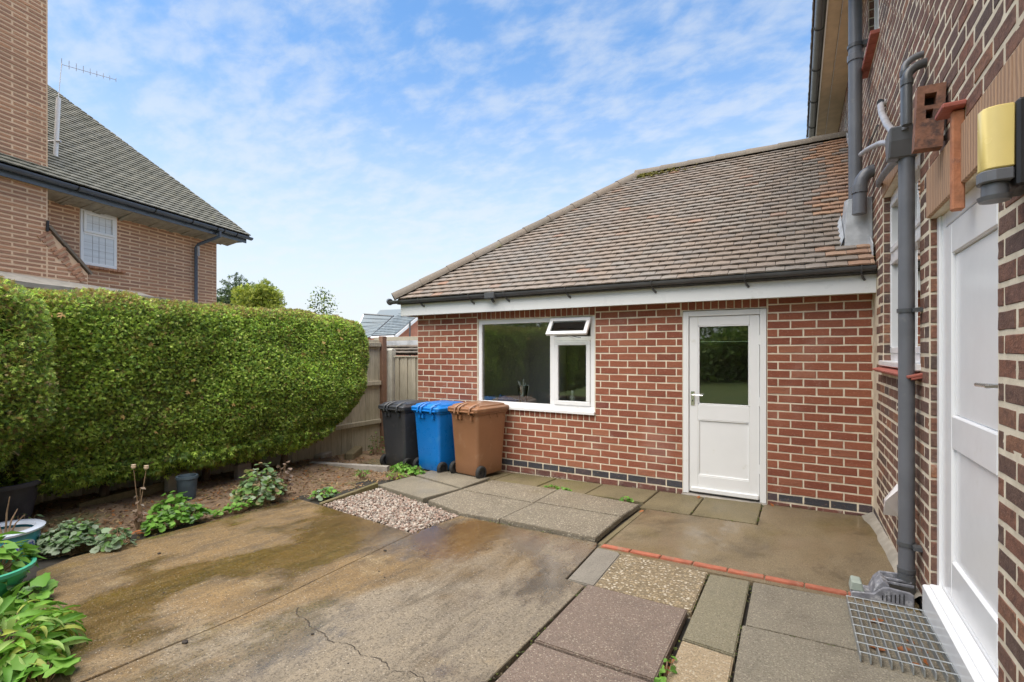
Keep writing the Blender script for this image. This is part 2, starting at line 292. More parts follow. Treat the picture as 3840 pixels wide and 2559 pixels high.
MAT['blind_glass'] = t.done(Base_Color=t.mix(wv.outputs['Fac'], (.66, .69, .71), (.72, .75, .77)), Roughness=.25, Coat_Weight=.6)
t = NT('lintel'); P = t.pos(); wv = t.n('TexWave', {'Vector': P, 'Scale': 9.0, 'Distortion': 2.5, 'Detail': 3.}, bands_direction='Y')
MAT['lintel'] = t.done(Base_Color=t.mix(wv.outputs['Fac'], (.34, .20, .12), (.50, .31, .19)), Roughness=.85, Normal=t.bump(wv.outputs['Fac'], .6, .004))

# ------------------------------------------------------------------ helpers
def wm(o):
    m = o.matrix_basis.copy()
    return wm(o.parent) @ o.matrix_parent_inverse @ m if o.parent else m
def link(name, data, mat=None, parent=None, M=None, kind=None, label=None, cat=None, group=None, local=False):
    o = bpy.data.objects.new(name, data); COL.objects.link(o)
    if mat is not None and data is not None and len(data.materials) == 0: data.materials.append(MAT[mat] if isinstance(mat, str) else mat)
    if M is not None: o.matrix_basis = M
    if parent is not None:
        o.parent = parent
        if not local: o.matrix_parent_inverse = wm(parent).inverted()
    if kind: o['kind'] = kind
    if label: o['label'] = label
    if cat: o['category'] = cat
    if group: o['group'] = group
    return o
def thing(name, loc, label, cat, group=None, rot=0.):
    return link(name, None, M=Matrix.Translation(loc) @ Matrix.Rotation(rot, 4, 'Z'), label=label, cat=cat, group=group)
def mesh(name, vs, fs, smooth=False, rnd=None, col=None):
    me = bpy.data.meshes.new(name)
    me.from_pydata([tuple(v) for v in vs], [], [tuple(f) for f in fs]); me.update()
    if smooth: me.polygons.foreach_set('use_smooth', [True]*len(me.polygons))
    if rnd is not None: me.attributes.new('rnd', 'FLOAT', 'FACE').data.foreach_set('value', np.asarray(rnd, dtype=np.float32))
    if col is not None: me.attributes.new('col', 'FLOAT_COLOR', 'FACE').data.foreach_set('color', np.asarray(col, dtype=np.float32).ravel())
    return me
class MB:
    """collects shapes into one mesh; F is a frame matrix applied to everything"""
    def __init__(s, F=None): s.v = []; s.f = []; s.F = F
    def add(s, vs, fs):
        b = len(s.v)
        for v in vs:
            v = Vector(v); s.v.append(s.F @ v if s.F else v)
        s.f += [tuple(b+i for i in f) for f in fs]; return s
    def box(s, x0, x1, y0, y1, z0, z1, M=None):
        vs = [Vector(p) for p in ((x0,y0,z0),(x1,y0,z0),(x1,y1,z0),(x0,y1,z0),(x0,y0,z1),(x1,y0,z1),(x1,y1,z1),(x0,y1,z1))]
        if M: vs = [M @ v for v in vs]
        return s.add(vs, [(0,3,2,1),(4,5,6,7),(0,1,5,4),(1,2,6,5),(2,3,7,6),(3,0,4,7)])
    def tube(s, pts, r, n=12, caps=True, sq=1.0):
        pts = [Vector(p) for p in pts]; rs = r if isinstance(r, (list, tuple)) else [r]*len(pts)
        vs = []; fs = []; up = None
        for i, p in enumerate(pts):
            t = (pts[min(i+1, len(pts)-1)] - pts[max(i-1, 0)]).normalized()
            if up is None: up = Vector((0, 0, 1)) if abs(t.z) < .9 else Vector((1, 0, 0))
            a = t.cross(up).normalized(); b = a.cross(t).normalized(); up = b
            for k in range(n):
                an = 2*math.pi*k/n; vs.append(p + a*math.cos(an)*rs[i] + b*math.sin(an)*rs[i]*sq)
        for i in range(len(pts)-1):
            for k in range(n):
                k2 = (k+1) % n; fs.append((i*n+k, i*n+k2, (i+1)*n+k2, (i+1)*n+k))
        if caps: fs.append(tuple(range(n))[::-1]); fs.append(tuple((len(pts)-1)*n+k for k in range(n)))
        return s.add(vs, fs)
    def lathe(s, prof, c=(0, 0, 0), n=28, M=None):
        vs = []; fs = []
        for r, z in prof:
            for k in range(n):
                a = 2*math.pi*k/n; v = Vector((c[0]+r*math.cos(a), c[1]+r*math.sin(a), c[2]+z)); vs.append(M @ v if M else v)
        for i in range(len(prof)-1):
            for k in range(n):
                k2 = (k+1) % n; fs.append((i*n+k, i*n+k2, (i+1)*n+k2, (i+1)*n+k))
        return s.add(vs, fs)
    def prism(s, poly, axis, a0, a1):
        """poly in the two other axes, extruded from a0 to a1 along axis"""
        def P(u, v, w): return {'x': (w, u, v), 'y': (u, w, v), 'z': (u, v, w)}[axis]
        n = len(poly); vs = [P(u, v, a0) for u, v in poly] + [P(u, v, a1) for u, v in poly]
        fs = [tuple(range(n))[::-1], tuple(range(n, 2*n))] + [(i, (i+1) % n, n+(i+1) % n, n+i) for i in range(n)]
        return s.add(vs, fs)
    def out(s, name, mat, parent=None, smooth=False, bevel=0., recalc=True, **k):
        me = mesh(name, s.v, s.f)
        import bmesh
        if recalc or bevel:
            bm = bmesh.new(); bm.from_mesh(me); bmesh.ops.recalc_face_normals(bm, faces=bm.faces)
            if bevel:
                ed = [e for e in bm.edges if len(e.link_faces) == 2 and e.calc_face_angle() > .5]
                bmesh.ops.bevel(bm, geom=ed, offset=bevel, segments=1, affect='EDGES', clamp_overlap=True)
            bm.to_mesh(me); bm.free()
        if smooth:
            me.polygons.foreach_set('use_smooth', [True]*len(me.polygons))
            me.set_sharp_from_angle(angle=R(40))
        return link(name, me, mat, parent, **k)

def on_screen(p):
    d = Vector(p) - CAM; c, s_ = math.cos(R(30.2)), math.sin(R(30.2))
    z = -s_*d.x + c*d.y; l = c*d.x + s_*d.y
    if z < .1: return False
    x = .5 + l/z*488.5/1024; y = .5 - (d.z/z*488.5 - 11.07)/682
    return -.03 < x < 1.03 and -.03 < y < 1.03
def pieces(parent, name, Ms, variants, mat, limit=300, label=None):
    """the nearest `limit` matrices in view become objects, the rest one joined part"""
    Ms = sorted(Ms, key=lambda M: (M.translation-CAM).length + (0 if on_screen(M.translation) else 1000))
    for i, M in enumerate(Ms[:limit]):
        v = variants[i*7 % len(variants)]
        if len(v.materials) == 0: v.materials.append(MAT[mat])
        if v.materials[0] != MAT[mat]:
            v = v.copy(); v.materials[0] = MAT[mat]
            variants = [x if x.materials and x.materials[0] == MAT[mat] else x.copy() for x in variants]
            for x in variants:
                if len(x.materials) == 0: x.materials.append(MAT[mat])
                x.materials[0] = MAT[mat]
            v = variants[i*7 % len(variants)]
        link(name, v, None, parent, M=M, label=label)
    rest = Ms[limit:]
    if rest: merged(parent, name+'s', rest, variants, mat, label)
def merged(parent, name, Ms, variants, mat, label=None, cols=None, kind='stuff', **kw):
    V = []; F = []; rn = []; cl = []; base = 0
    data = []
    for v in variants:
        co = np.array([p.co[:] for p in v.vertices]); data.append((co, [tuple(p.vertices) for p in v.polygons]))
    byv = [[] for _ in variants]
    for i, M in enumerate(Ms): byv[i*7 % len(variants)].append((i, M))
    for vi, lst in enumerate(byv):
        if not lst: continue
        co, fs = data[vi]; A = np.array([[list(r) for r in M] for _, M in lst])
        W = np.einsum('nij,vj->nvi', A[:, :3, :3], co) + A[:, None, :3, 3]
        nv = len(co); V.append(W.reshape(-1, 3))
        lens = [len(f) for f in fs]
        for k, (i, _) in enumerate(lst):
            o = base + k*nv
            F += [tuple(o+j for j in f) for f in fs]
            rn += [(i*.6180339) % 1]*len(fs)
            if cols is not None: cl += [cols[i]]*len(fs)
        base += nv*len(lst)
    V = np.concatenate(V)
    me = mesh(name, V.tolist(), F, rnd=rn, col=cl if cols is not None else None)
    return link(name, me, mat, parent, kind=kind, label=label, **kw)

def brick_variants(n=6, cham=(.02, .06), j=.012):
    out = []
    for q in range(n):
        rr = random.Random(q*13+5); ring = [(-.5,-.5),(0,-.5),(.5,-.5),(.5,0),(.5,.5),(0,.5),(-.5,.5),(-.5,0)]
        back = [(x, 0, z) for x, z in ring]
        mid = [(x+rr.uniform(-j, j)*.5, -1+.25, z+rr.uniform(-j, j)*3) for x, z in ring]
        fr = [(x*(1-2*cham[0]), -1+rr.uniform(-.06, .06), z*(1-2*cham[1])+rr.uniform(-j, j)) for x, z in ring]
        vs = back+mid+fr; fs = []
        for a in (0, 8):
            for k in range(8): k2 = (k+1) % 8; fs.append((a+k, a+k2, a+8+k2, a+8+k))
        fs.append(tuple(range(16, 24)))
        out.append(mesh('brick_%d' % q, vs, fs))
    return out
BV = brick_variants()
CH = .086; ZK = lambda k: (24.3-k)*CH       # course height and the level of joint k
def frame(o, ang): return Matrix.Translation(o) @ Matrix.Rotation(ang, 4, 'Z')
def bricks(F, u0, u1, z0, z1, ch, L, openings=(), phase=0., gap=.0135, proud=.018, flush=0., keep=None, zoff=0.):
    """brick matrices on the wall face local y=0 (outward -y)"""
    res = []; k = math.floor((z0-zoff)/ch)
    while zoff+k*ch < z1-.01:
        za, zb = max(zoff+k*ch, z0), min(zoff+(k+1)*ch, z1)
        if zb-za > .02:
            zc = (za+zb)/2
            u = u0 - L + ((phase + .5*(k % 2)) % 1)*L
            cuts = [(a, b) for a, b, c, d in openings if c < zc < d]
            while u < u1:
                segs = [(max(u, u0), min(u+L, u1))]
                for a, b in cuts:
                    ns = []
                    for p, q in segs:
                        if q <= a or p >= b: ns.append((p, q)); continue
                        if p < a: ns.append((p, a))
                        if q > b: ns.append((b, q))
                    segs = ns
                for p, q in segs:
                    if q-p > .035:
                        uc = (p+q)/2
                        if keep is None or keep(uc, zc):
                            M = F @ Matrix.Translation((uc, .0135+flush, zc)) @ Matrix.Diagonal((q-p-gap, proud+random.uniform(-.0015, .0015), zb-za-gap, 1)) 
                            M = M @ Matrix.Rotation(random.uniform(-.004, .004), 4, 'Y')
                            res.append(M)
                u += L
        k += 1
    return res
def wall_core(mb, u0, u1, z0, z1, openings, y0=.0, y1=.22):
    us = sorted({u0, u1, *[v for o in openings for v in o[:2] if u0 < v < u1]}); zs = sorted({z0, z1, *[v for o in openings for v in o[2:] if z0 < v < z1]})
    for a, b in zip(us, us[1:]):
        for c, d in zip(zs, zs[1:]):
            if any(o[0] <= (a+b)/2 <= o[1] and o[2] <= (c+d)/2 <= o[3] for o in openings): continue
            mb.box(a, b, y0, y1, c, d)
def arc(c, r, a0, a1, n=8, ax='xz'):
    pts = []
    for i in range(n+1):
        a = a0+(a1-a0)*i/n; u, v = r*math.cos(a), r*math.sin(a)
        pts.append((c[0]+u, c[1], c[2]+v) if ax == 'xz' else (c[0], c[1]+u, c[2]+v))
    return pts
GZ = lambda x, y: .016*x - .05*y

# ------------------------------------------------------------------ ground
def sheet(name, x0, x1, y0, y1, nx, ny, zf, mat, **k):
    xs = np.linspace(x0, x1, nx+1); ys = np.linspace(y0, y1, ny+1)
    vs = [(x, y, zf(x, y)) for y in ys for x in xs]
    fs = [(j*(nx+1)+i, j*(nx+1)+i+1, (j+1)*(nx+1)+i+1, (j+1)*(nx+1)+i) for j in range(ny) for i in range(nx)]
    return link(name, mesh(name, vs, fs, smooth=True), mat, **k)
from mathutils import noise as mn
sheet('ground', -900, 900, -900, 900, 4, 4, lambda x, y: -1.0, 'far_ground', kind='structure', label='distant ground beyond the garden')
sheet('lawn', -14, 9, -40, -6.55, 20, 24, lambda x, y: GZ(x, max(y, -14))-.02+.03*mn.noise((x*.4, y*.4, 0)), 'lawn', kind='structure', label='lawn behind the camera seen reflected in the glass')
patio = sheet('patio', -5.4, .2, -6.6, .1, 4, 4, lambda x, y: GZ(x, y)-.035, 'dark', kind='structure', label='patio of mixed concrete slabs')
soil = sheet('soil_bed', -8.4, -4.85, -7.5, 2.2, 70, 190, lambda x, y: GZ(x, y)-.03+.05*mn.noise((x*1.1, y*1.1, 3))+.02*mn.noise((x*5, y*5, 1))+(.05 if x < -5.6 else 0)*min(1, (-5.6-x)) - (.05*max(0, min(1, (x+5.3)/.3))), 'soil', kind='structure', label='brown soil bed under the hedge')
sheet('planting_bed', -5.4, -3.26, -6.8, -4.7, 24, 24, lambda x, y: GZ(x, y)-.035+.02*mn.noise((x*4, y*4, 5)), 'soil', kind='structure', label='soil bed at the near left corner of the concrete')
import bmesh
def slab(poly, mat, dz=0., th=.05, name='paving_slab', label=None, bev=.006, parent=patio, tilt=None):
    bm = bmesh.new(); z = (lambda x, y: GZ(x, y)+dz) if tilt is None else tilt
    vs = [bm.verts.new((x, y, z(x, y))) for x, y in poly]; f = bm.faces.new(vs)
    if f.normal.z < 0 or True: bm.normal_update()
    if f.normal.z < 0: f.normal_flip()
    r = bmesh.ops.extrude_face_region(bm, geom=[f]); nv = [g for g in r['geom'] if isinstance(g, bmesh.types.BMVert)]
    for v in nv: v.co.z += 0
    for v in vs: v.co.z -= th
    bmesh.ops.recalc_face_normals(bm, faces=bm.faces)
    top = [e for e in bm.edges if len(e.link_faces) == 2 and any(fc.normal.z > .9 for fc in e.link_faces)]
    bmesh.ops.bevel(bm, geom=top, offset=bev, segments=2, affect='EDGES')
    bmesh.ops.triangulate(bm, faces=[fc for fc in bm.faces if len(fc.verts) > 4])
    me = bpy.data.meshes.new(name); bm.to_mesh(me); bm.free()
    return link(name, me, mat, parent, label=label)
def rect(x0, x1, y0, y1): return [(x0, y0), (x1, y0), (x1, y1), (x0, y1)]
g_ = .006
slab([(-3.403,-2.725),(-4.80,-2.54),(-5.17,-2.50),(-5.12,-3.6),(-5.07,-4.40),(-4.95,-4.62),(-4.36,-4.80),(-3.78,-4.86),(-3.258,-4.98),(-3.239,-4.28)], 'old_concrete', name='concrete_slab', label='large wet brown concrete slab beside the soil bed', bev=.003)
cmid = slab([(-3.40,-2.72),(-3.37,-2.10),(-2.01,-2.13),(-1.985,-2.22),(-1.94,-2.9),(-1.795,-2.93),(-1.785,-6.6),(-3.252,-6.6),(-3.235,-4.28)], 'old_concrete', .001, name='concrete_slab', label='large pale concrete slab with a hairline crack', bev=.003)
slab([(-1.945,-2.135),(-1.945,-.905),(-.945,-.895),(-.945,-.02),(-.03,-.02),(-.02,-2.15),(-1.0,-2.14)], 'conc_right', .0, name='concrete_slab', label='damp brown concrete slab in the corner by the walls')
slab([(-1.975,-2.225),(-1.80,-2.235),(-1.775,-2.28),(-1.745,-2.9),(-1.93,-2.89)], 'patch', -.001, name='cement_patch', label='grey cement patch between the slabs')
slab([(-1.765,-2.275),(-1.155,-2.318),(-1.148,-2.955),(-1.735,-2.932)], 'slab_pebble', .012, label='slab of coarse golden pebbles')
slab([(-1.765,-2.955),(-1.168,-2.978),(-1.163,-3.715),(-1.75,-3.70)], 'slab_mauve', .026, label='mauve aggregate slab')
slab([(-1.75,-3.715),(-1.165,-3.73),(-1.16,-4.40),(-1.745,-4.38)], 'slab_mauve', .02, label='second mauve aggregate slab')
slab(rect(-1.745,-1.16,-5.1,-4.42), 'slab_mauve', .02); slab(rect(-1.745,-1.16,-6.5,-5.12), 'slab_mauve', .02)
slab([(-1.143,-2.325),(-.902,-2.315),(-.895,-3.292),(-1.138,-3.268)], 'slab_green', .006, label='narrow grey green slab')
slab([(-1.136,-3.283),(-.897,-3.31),(-.885,-3.95),(-1.132,-3.94)], 'slab_tan', .004, label='narrow tan slab')
slab(rect(-1.118,-.89,-5.0,-3.965), 'slab_tan', .004)
slab([(-.882,-2.31),(-.03,-2.27),(-.03,-2.925),(-.876,-2.952)], 'slab_grey', .004, label='large grey slab in front of the drain pipe')
slab([(-.890,-2.963),(-.03,-2.937),(-.03,-3.6),(-.876,-3.6)], 'slab_grey', .008, label='large grey slab beside the metal grating')
slab(rect(-.872,-.03,-4.3,-3.612), 'slab_grey', .006); slab(rect(-1.15,-.03,-6.5,-5.02), 'slab_grey', .006); slab(rect(-.872,-.03,-5.0,-4.31), 'slab_grey', .006)
x = -1.955                                                   # strip of red painted bricks let into the patio
for i in range(8):
    yl = -2.165-.022*(i/7)
    slab([(x+.003, yl-.034+random.uniform(-.004, .004)), (x+.2225+random.uniform(-.004, .001), yl-.036), (x+.2225, yl+.028), (x+.003, yl+.030)], 'red_edge', .007, name='edging_brick', label='row of red edging bricks' if i == 0 else None, bev=.004)
    x += .2265
slab([(-1.98,-2.26),(-.10,-2.29),(-.03,-2.24),(-.03,-2.14),(-1.98,-2.12)], 'conc_right', -.004, name='cement_bedding')
slab([(-2.955,-2.065),(-2.035,-2.105),(-2.045,-1.41),(-2.95,-1.378)], 'slab_agg', .030, label='raised dark aggregate slab nearest the brick edging')
slab([(-2.96,-1.362),(-2.045,-1.395),(-2.02,-.88),(-3.0,-.70)], 'slab_agg', .031, label='raised aggregate slab behind')
slab([(-2.025,-2.08),(-1.972,-2.10),(-1.955,-.93),(-2.015,-.90)], 'slab_moss', -.02, name='sunken_slab', th=.03, label='sliver of slab down in the open joint')
slab([(-3.955,-1.862),(-3.37,-2.075),(-2.972,-2.055),(-2.968,-1.372),(-3.955,-1.30)], 'slab_agg', .018)
slab([(-3.955,-1.288),(-2.975,-1.36),(-3.02,-.69),(-3.93,-.66)], 'slab_agg', .020)
slab([(-4.92,-1.64),(-4.93,-.995),(-3.99,-1.262),(-4.05,-1.838)], 'slab_grey', .018, label='stained grey slab above the gravel')
slab([(-4.90,-.975),(-4.97,-.535),(-4.02,-.575),(-3.985,-1.238)], 'slab_grey', .024, label='grey slab in front of the brown bin')
js = [-.95, -1.525, -2.03, -2.70, -3.33, -3.97, -4.60, -5.2]
for i, (a, b) in enumerate(zip(js, js[1:])):
    slab([(b+g_, -.03), (a-g_, -.03), (a-g_, -.885 if i < 2 else -.66), (b+g_, -.885 if i < 2 else -.66)], 'slab_moss', .002-.003*(i % 2), label='mossy slab against the brick wall' if i == 1 else None)
for (a, b, c, d) in ((-5.82,-5.21,-.62,-.02), (-6.43,-5.83,-.60,.0), (-6.43,-5.83,.01,.6), (-5.45,-4.98,-.98,-.64)):
    slab(rect(a, b, c, d), 'slab_moss', .0)
# cement fillet along the foot of the house wall
F_ = MB(); pts = []
n = 14
for i in range(n):
    y = -.02 - i*(2.12/(n-1)); wv = .055+.02*mn.noise((y*4, 0, 0))+(.04 if y > -.3 else 0); h = .055+.01*mn.noise((y*6, 2, 0)); z = GZ(0, y)
    pts.append(((0.012, y, z+h), (-.018, y, z+h*.9), (-wv, y, z+.004), (-wv-.01, y, z-.02)))
vs = [p for q in pts for p in q]; fs = [(i*4+k, i*4+k+1, i*4+5+k, i*4+4+k) for i in range(n-1) for k in range(3)]
F_.add(vs, fs).out('cement_fillet', 'cement', patio, smooth=True)
# crack
cr_ = [(-3.06,-4.06),(-3.0,-4.11),(-2.9,-4.12),(-2.82,-4.16),(-2.72,-4.165),(-2.63,-4.2),(-2.52,-4.17),(-2.4,-4.20),(-2.3,-4.18),(-2.2,-4.215),(-2.1,-4.18),(-2.0,-4.20),(-1.93,-4.17),(-1.79,-4.2)]
P_ = []
for (a, b), (c, d) in zip(cr_, cr_[1:]):
    for q in range(6): P_.append((a+(c-a)*q/6+random.uniform(-.006, .006), b+(d-b)*q/6+random.uniform(-.008, .008)))
vs = []; 
for i, (a, b) in enumerate(P_):
    w_ = random.uniform(.0006, .0024); vs += [(a, b-w_, GZ(a, b)+.0035), (a+.002, b+w_, GZ(a, b)+.0035)]
link('crack', mesh('crack', vs, [(2*i, 2*i+2, 2*i+3, 2*i+1) for i in range(len(P_)-1)]), 'debris', cmid)
# stone edging strips of the soil bed
for a, b, w2, h_, lab in (((-4.80,-2.53),(-4.88,-1.68),.02,.015,'thin mossy edging strip between soil and gravel'), ((-6.72,-1.17),(-5.56,-.80),.04,.05,'timber edging board in front of the fence'), ((-6.5,-3.9),(-6.75,-2.8),.02,.07,'slate strip under the hedge')):
    d = Vector((b[0]-a[0], b[1]-a[1], 0)); L = d.length; d.normalize()
    Mx = Matrix.Translation((a[0], a[1], GZ(*a))) @ Matrix.Rotation(math.atan2(d.y, d.x), 4, 'Z')
    m = MB(); m.box(0, L, -w2, w2, -.05, h_, Mx); m.out('bed_edging', 'slab_moss' if w2 < .03 else 'wood_step', None, bevel=.005, label=lab, cat='edging')
# gravel
gp = [(-4.83,-1.70),(-3.385,-2.10),(-3.41,-2.71),(-4.76,-2.52)]
def inpoly(x, y, P):
    c = False
    for (x1, y1), (x2, y2) in zip(P, P[1:]+P[:1]):
        if (y1 > y) != (y2 > y) and x < (x2-x1)*(y-y1)/(y2-y1)+x1: c = not c
    return c
def stones(n=8, sub=1):
    out = []
    for q in range(n):
        bm = bmesh.new(); bmesh.ops.create_icosphere(bm, subdivisions=sub, radius=1)
        rr = random.Random(q); 
        for v in bm.verts: v.co *= rr.uniform(.75, 1.1)
        me = bpy.data.meshes.new('stone_%d' % q); bm.to_mesh(me); bm.free(); out.append(me)
    return out
SV = stones()
Ms = []
while len(Ms) < 5200:
    x, y = random.uniform(-4.9, -3.3), random.uniform(-2.8, -1.6)
    if inpoly(x, y, gp):
        r_ = random.uniform(.007, .0165)
        Ms.append(Matrix.Translation((x, y, GZ(x, y)-.022+random.uniform(0, .028))) @ Matrix.Rotation(random.uniform(0, 6.3), 4, Vector((random.random(), random.random(), random.random()+.1))) @ Matrix.Diagonal((r_*1.25, r_, r_*.75, 1)))
merged(None, 'gravel', Ms, SV, 'pebble', label='pink and white gravel in a small square bed', cat='gravel')
# litter on the soil: flat leaf flakes and crumbs
def flake(): 
    return mesh('flake', [(0,-.5,0),(.42,-.1,.12),(.3,.4,-.05),(0,.62,.1),(-.33,.35,0),(-.4,-.12,.1)], [(0,1,2,3),(0,3,4,5)])
FL = [flake()]
Ms = []; cols = []
pal = [(.30,.17,.08),(.38,.24,.12),(.20,.12,.06),(.45,.33,.18),(.14,.09,.05),(.36,.16,.06),(.25,.20,.08)]
for i in range(10000):
    x, y = random.uniform(-7.2, -4.95), random.uniform(-6.2, -.3)
    if x > -5.15 and y < -2.5: continue
    if x > -4.9 and y > -2.6: continue
    z = GZ(x, y)-.03+.05*mn.noise((x*1.1, y*1.1, 3))+.02*mn.noise((x*5, y*5, 1))+(.05 if x < -5.6 else 0)*min(1, (-5.6-x)) + .008 - (.05*max(0, min(1, (x+5.3)/.3)))
    s_ = random.choice((.007, .010, .012, .02, .028))
    Ms.append(Matrix.Translation((x, y, z)) @ Matrix.Rotation(random.uniform(0, 6.3), 4, 'Z') @ Matrix.Rotation(random.uniform(-.6, .6), 4, 'X') @ Matrix.Diagonal((s_, s_*1.6, s_, 1))); cols.append((*random.choice(pal), 1))
merged(None, 'leaf_litter', Ms, FL, 'foliage', cols=cols, label='dry leaf litter scattered over the soil bed', cat='litter')

# moss and grit caught in the joints between slabs
seams = [((-1.16,-2.96),(-1.75,-2.945)), ((-1.15,-2.33),(-1.15,-3.95)), ((-.893,-2.31),(-.885,-4.0)), ((-1.16,-3.72),(-1.75,-3.708)), ((-2.04,-1.40),(-2.95,-1.37)), ((-2.96,-2.06),(-2.96,-.70)), ((-3.97,-1.86),(-3.96,-.64)), ((-.945,-.88),(-2.0,-.89)), ((-1.525,-.05),(-1.525,-.88)), ((-.95,-.02),(-.95,-.88)), ((-2.0,-.66),(-4.6,-.655)), ((-.03,-.012),(-4.0,-.02)), ((-3.40,-2.09),(-4.85,-1.68)), ((-2.0,-2.12),(-3.37,-2.09)), ((-1.78,-2.95),(-1.77,-4.6)), ((-.03,-2.93),(-.88,-2.957)), ((-3.99,-1.25),(-4.92,-.985)), ((-5.16,-2.5),(-5.07,-4.4))]
Ms = []; cols = []
for a, b in seams:
    L = math.hypot(b[0]-a[0], b[1]-a[1])
    for q in range(int(L*55)):
        f = random.random()
        if mn.noise((a[0]*3+f*L*2.5, a[1]*3, 4)) < -.08: continue
        x = a[0]+(b[0]-a[0])*f+random.gauss(0, .006); y = a[1]+(b[1]-a[1])*f+random.gauss(0, .006); s_ = random.uniform(.002, .0065)
        Ms.append(Matrix.Translation((x, y, GZ(x, y)+random.uniform(-.004, .005))) @ Matrix.Rotation(random.uniform(0, 6), 4, 'Z') @ Matrix.Diagonal((s_*1.6, s_, s_*.8, 1)))
        cols.append((*random.choice([(.10,.13,.03), (.07,.09,.025), (.14,.11,.06), (.09,.07,.045), (.16,.19,.04)]), 1))
merged(patio, 'joint_moss', Ms, SV, 'foliage', cols=cols, label='moss and grit in the joints between the slabs')

# ------------------------------------------------------------------ garage-like extension
ext = thing('extension', (-2.86, 2.6, 0), 'low red brick extension with a tiled hipped roof, white window and white half-glazed door', 'building')
XL = -5.724
door_o = (-1.765, -.912, -.3, 2.06); win_o = (-4.606, -2.824, .714, 2.6)
FE = Matrix.Identity(4)
m = MB(); ops = [door_o, (-4.60, -2.83, .835, 2.045)]
wall_core(m, XL, 0, -.35, 2.33, ops); m.box(XL, XL+.22, .22, 5.2, -.35, 2.33); m.box(XL, -4.75, 5.2, 5.42, -.35, 2.33); m.box(-2.8, 0, 5.2, 5.42, -.35, 2.33); m.box(-4.75, -2.8, 5.2, 5.42, -.35, .3); m.box(-4.75, -2.8, 5.2, 5.42, 2.2, 2.33)  # back wall has an added unseen opening that lets daylight brighten the room
wallE = m.out('wall', 'mortar', ext)
opsb = [door_o, (-1.79, -.905, 2.0, 2.6), win_o]
Ms = bricks(FE, XL, 0, ZK(23), 2.16, CH, .2288, opsb, phase=.985, zoff=ZK(23))
pieces(wallE, 'brick', Ms, BV, 'brick_red')
Ms = bricks(FE, XL, 0, ZK(24), ZK(23), CH, .2288, [door_o], phase=.985+.5, zoff=ZK(24))
pieces(wallE, 'engineering_brick', Ms, BV, 'brick_blue', label='dark blue brick of the damp course')
Ms = bricks(FE, XL, 0, ZK(27), ZK(24), CH, .2288, [door_o], phase=.985, zoff=ZK(27))
pieces(wallE, 'plinth_brick', Ms, BV, 'brick_plinth')
Ms = []
def soldiers(F, u0, u1, z0, z1, n):
    s = (u1-u0)/n
    return [F @ Matrix.Translation((u0+s*(i+.5), .0135, (z0+z1)/2)) @ Matrix.Diagonal((s-.011, .018+random.uniform(-.001, .001), z1-z0-.006, 1)) for i in range(n)]
Ms = soldiers(FE, -1.785, -.91, 2.066, 2.16, 11) + soldiers(FE, -4.606, -2.824, 2.056, 2.16, 23) + soldiers(FE, -4.606, -2.824, .72, .832, 23)
pieces(wallE, 'soldier_brick', Ms, BV, 'brick_red')
# left end wall bricks (seen from the side)
Ms = bricks(Matrix.Translation((XL, 5.42, 0)) @ Matrix.Rotation(R(-90), 4, 'Z'), 0, 5.42, -.3, 2.16, CH, .2288, zoff=ZK(23))
merged(wallE, 'end_bricks', Ms, BV, 'brick_red')
# interior room
m = MB(); m.box(XL+.22, 0, .22, 5.2, -.02, 0.0).out('inside_floor', 'floor_in', ext)
m = MB(); vs = [(XL+.23, .24, 0), (-.02, .24, 0), (-.02, 5.19, 0), (XL+.23, 5.19, 0), (XL+.23, .24, 2.3), (-.02, .24, 2.3), (-.02, 5.19, 2.3), (XL+.23, 5.19, 2.3)]
m.add(vs, [(1, 2, 6, 5), (3, 0, 4, 7), (4, 5, 6, 7)]); wall_core(m, XL+.23, -.02, 0, 2.3, [(-4.75, -2.8, .3, 2.2)], 5.18, 5.195); m.out('inside_walls', 'plaster', ext, recalc=False)  # lining left open at the added back opening so daylight comes in
m = MB(); m.box(-4.75, -2.7, .222, .50, .80, .832).out('window_board', 'white', ext, bevel=.004)
# fascia, soffit
m = MB(); m.box(-5.873, .0, -.20, -.18, 2.142, 2.335); m.box(-5.893, -5.873, -.20, 5.6, 2.142, 2.335)
m.out('fascia', 'fascia', ext, bevel=.003)
m = MB(); m.box(-5.87, 0, -.179, -.001, 2.165, 2.175); m.box(-5.87, XL-.001, 0, 5.5, 2.165, 2.175); m.out('soffit', 'fascia', ext)
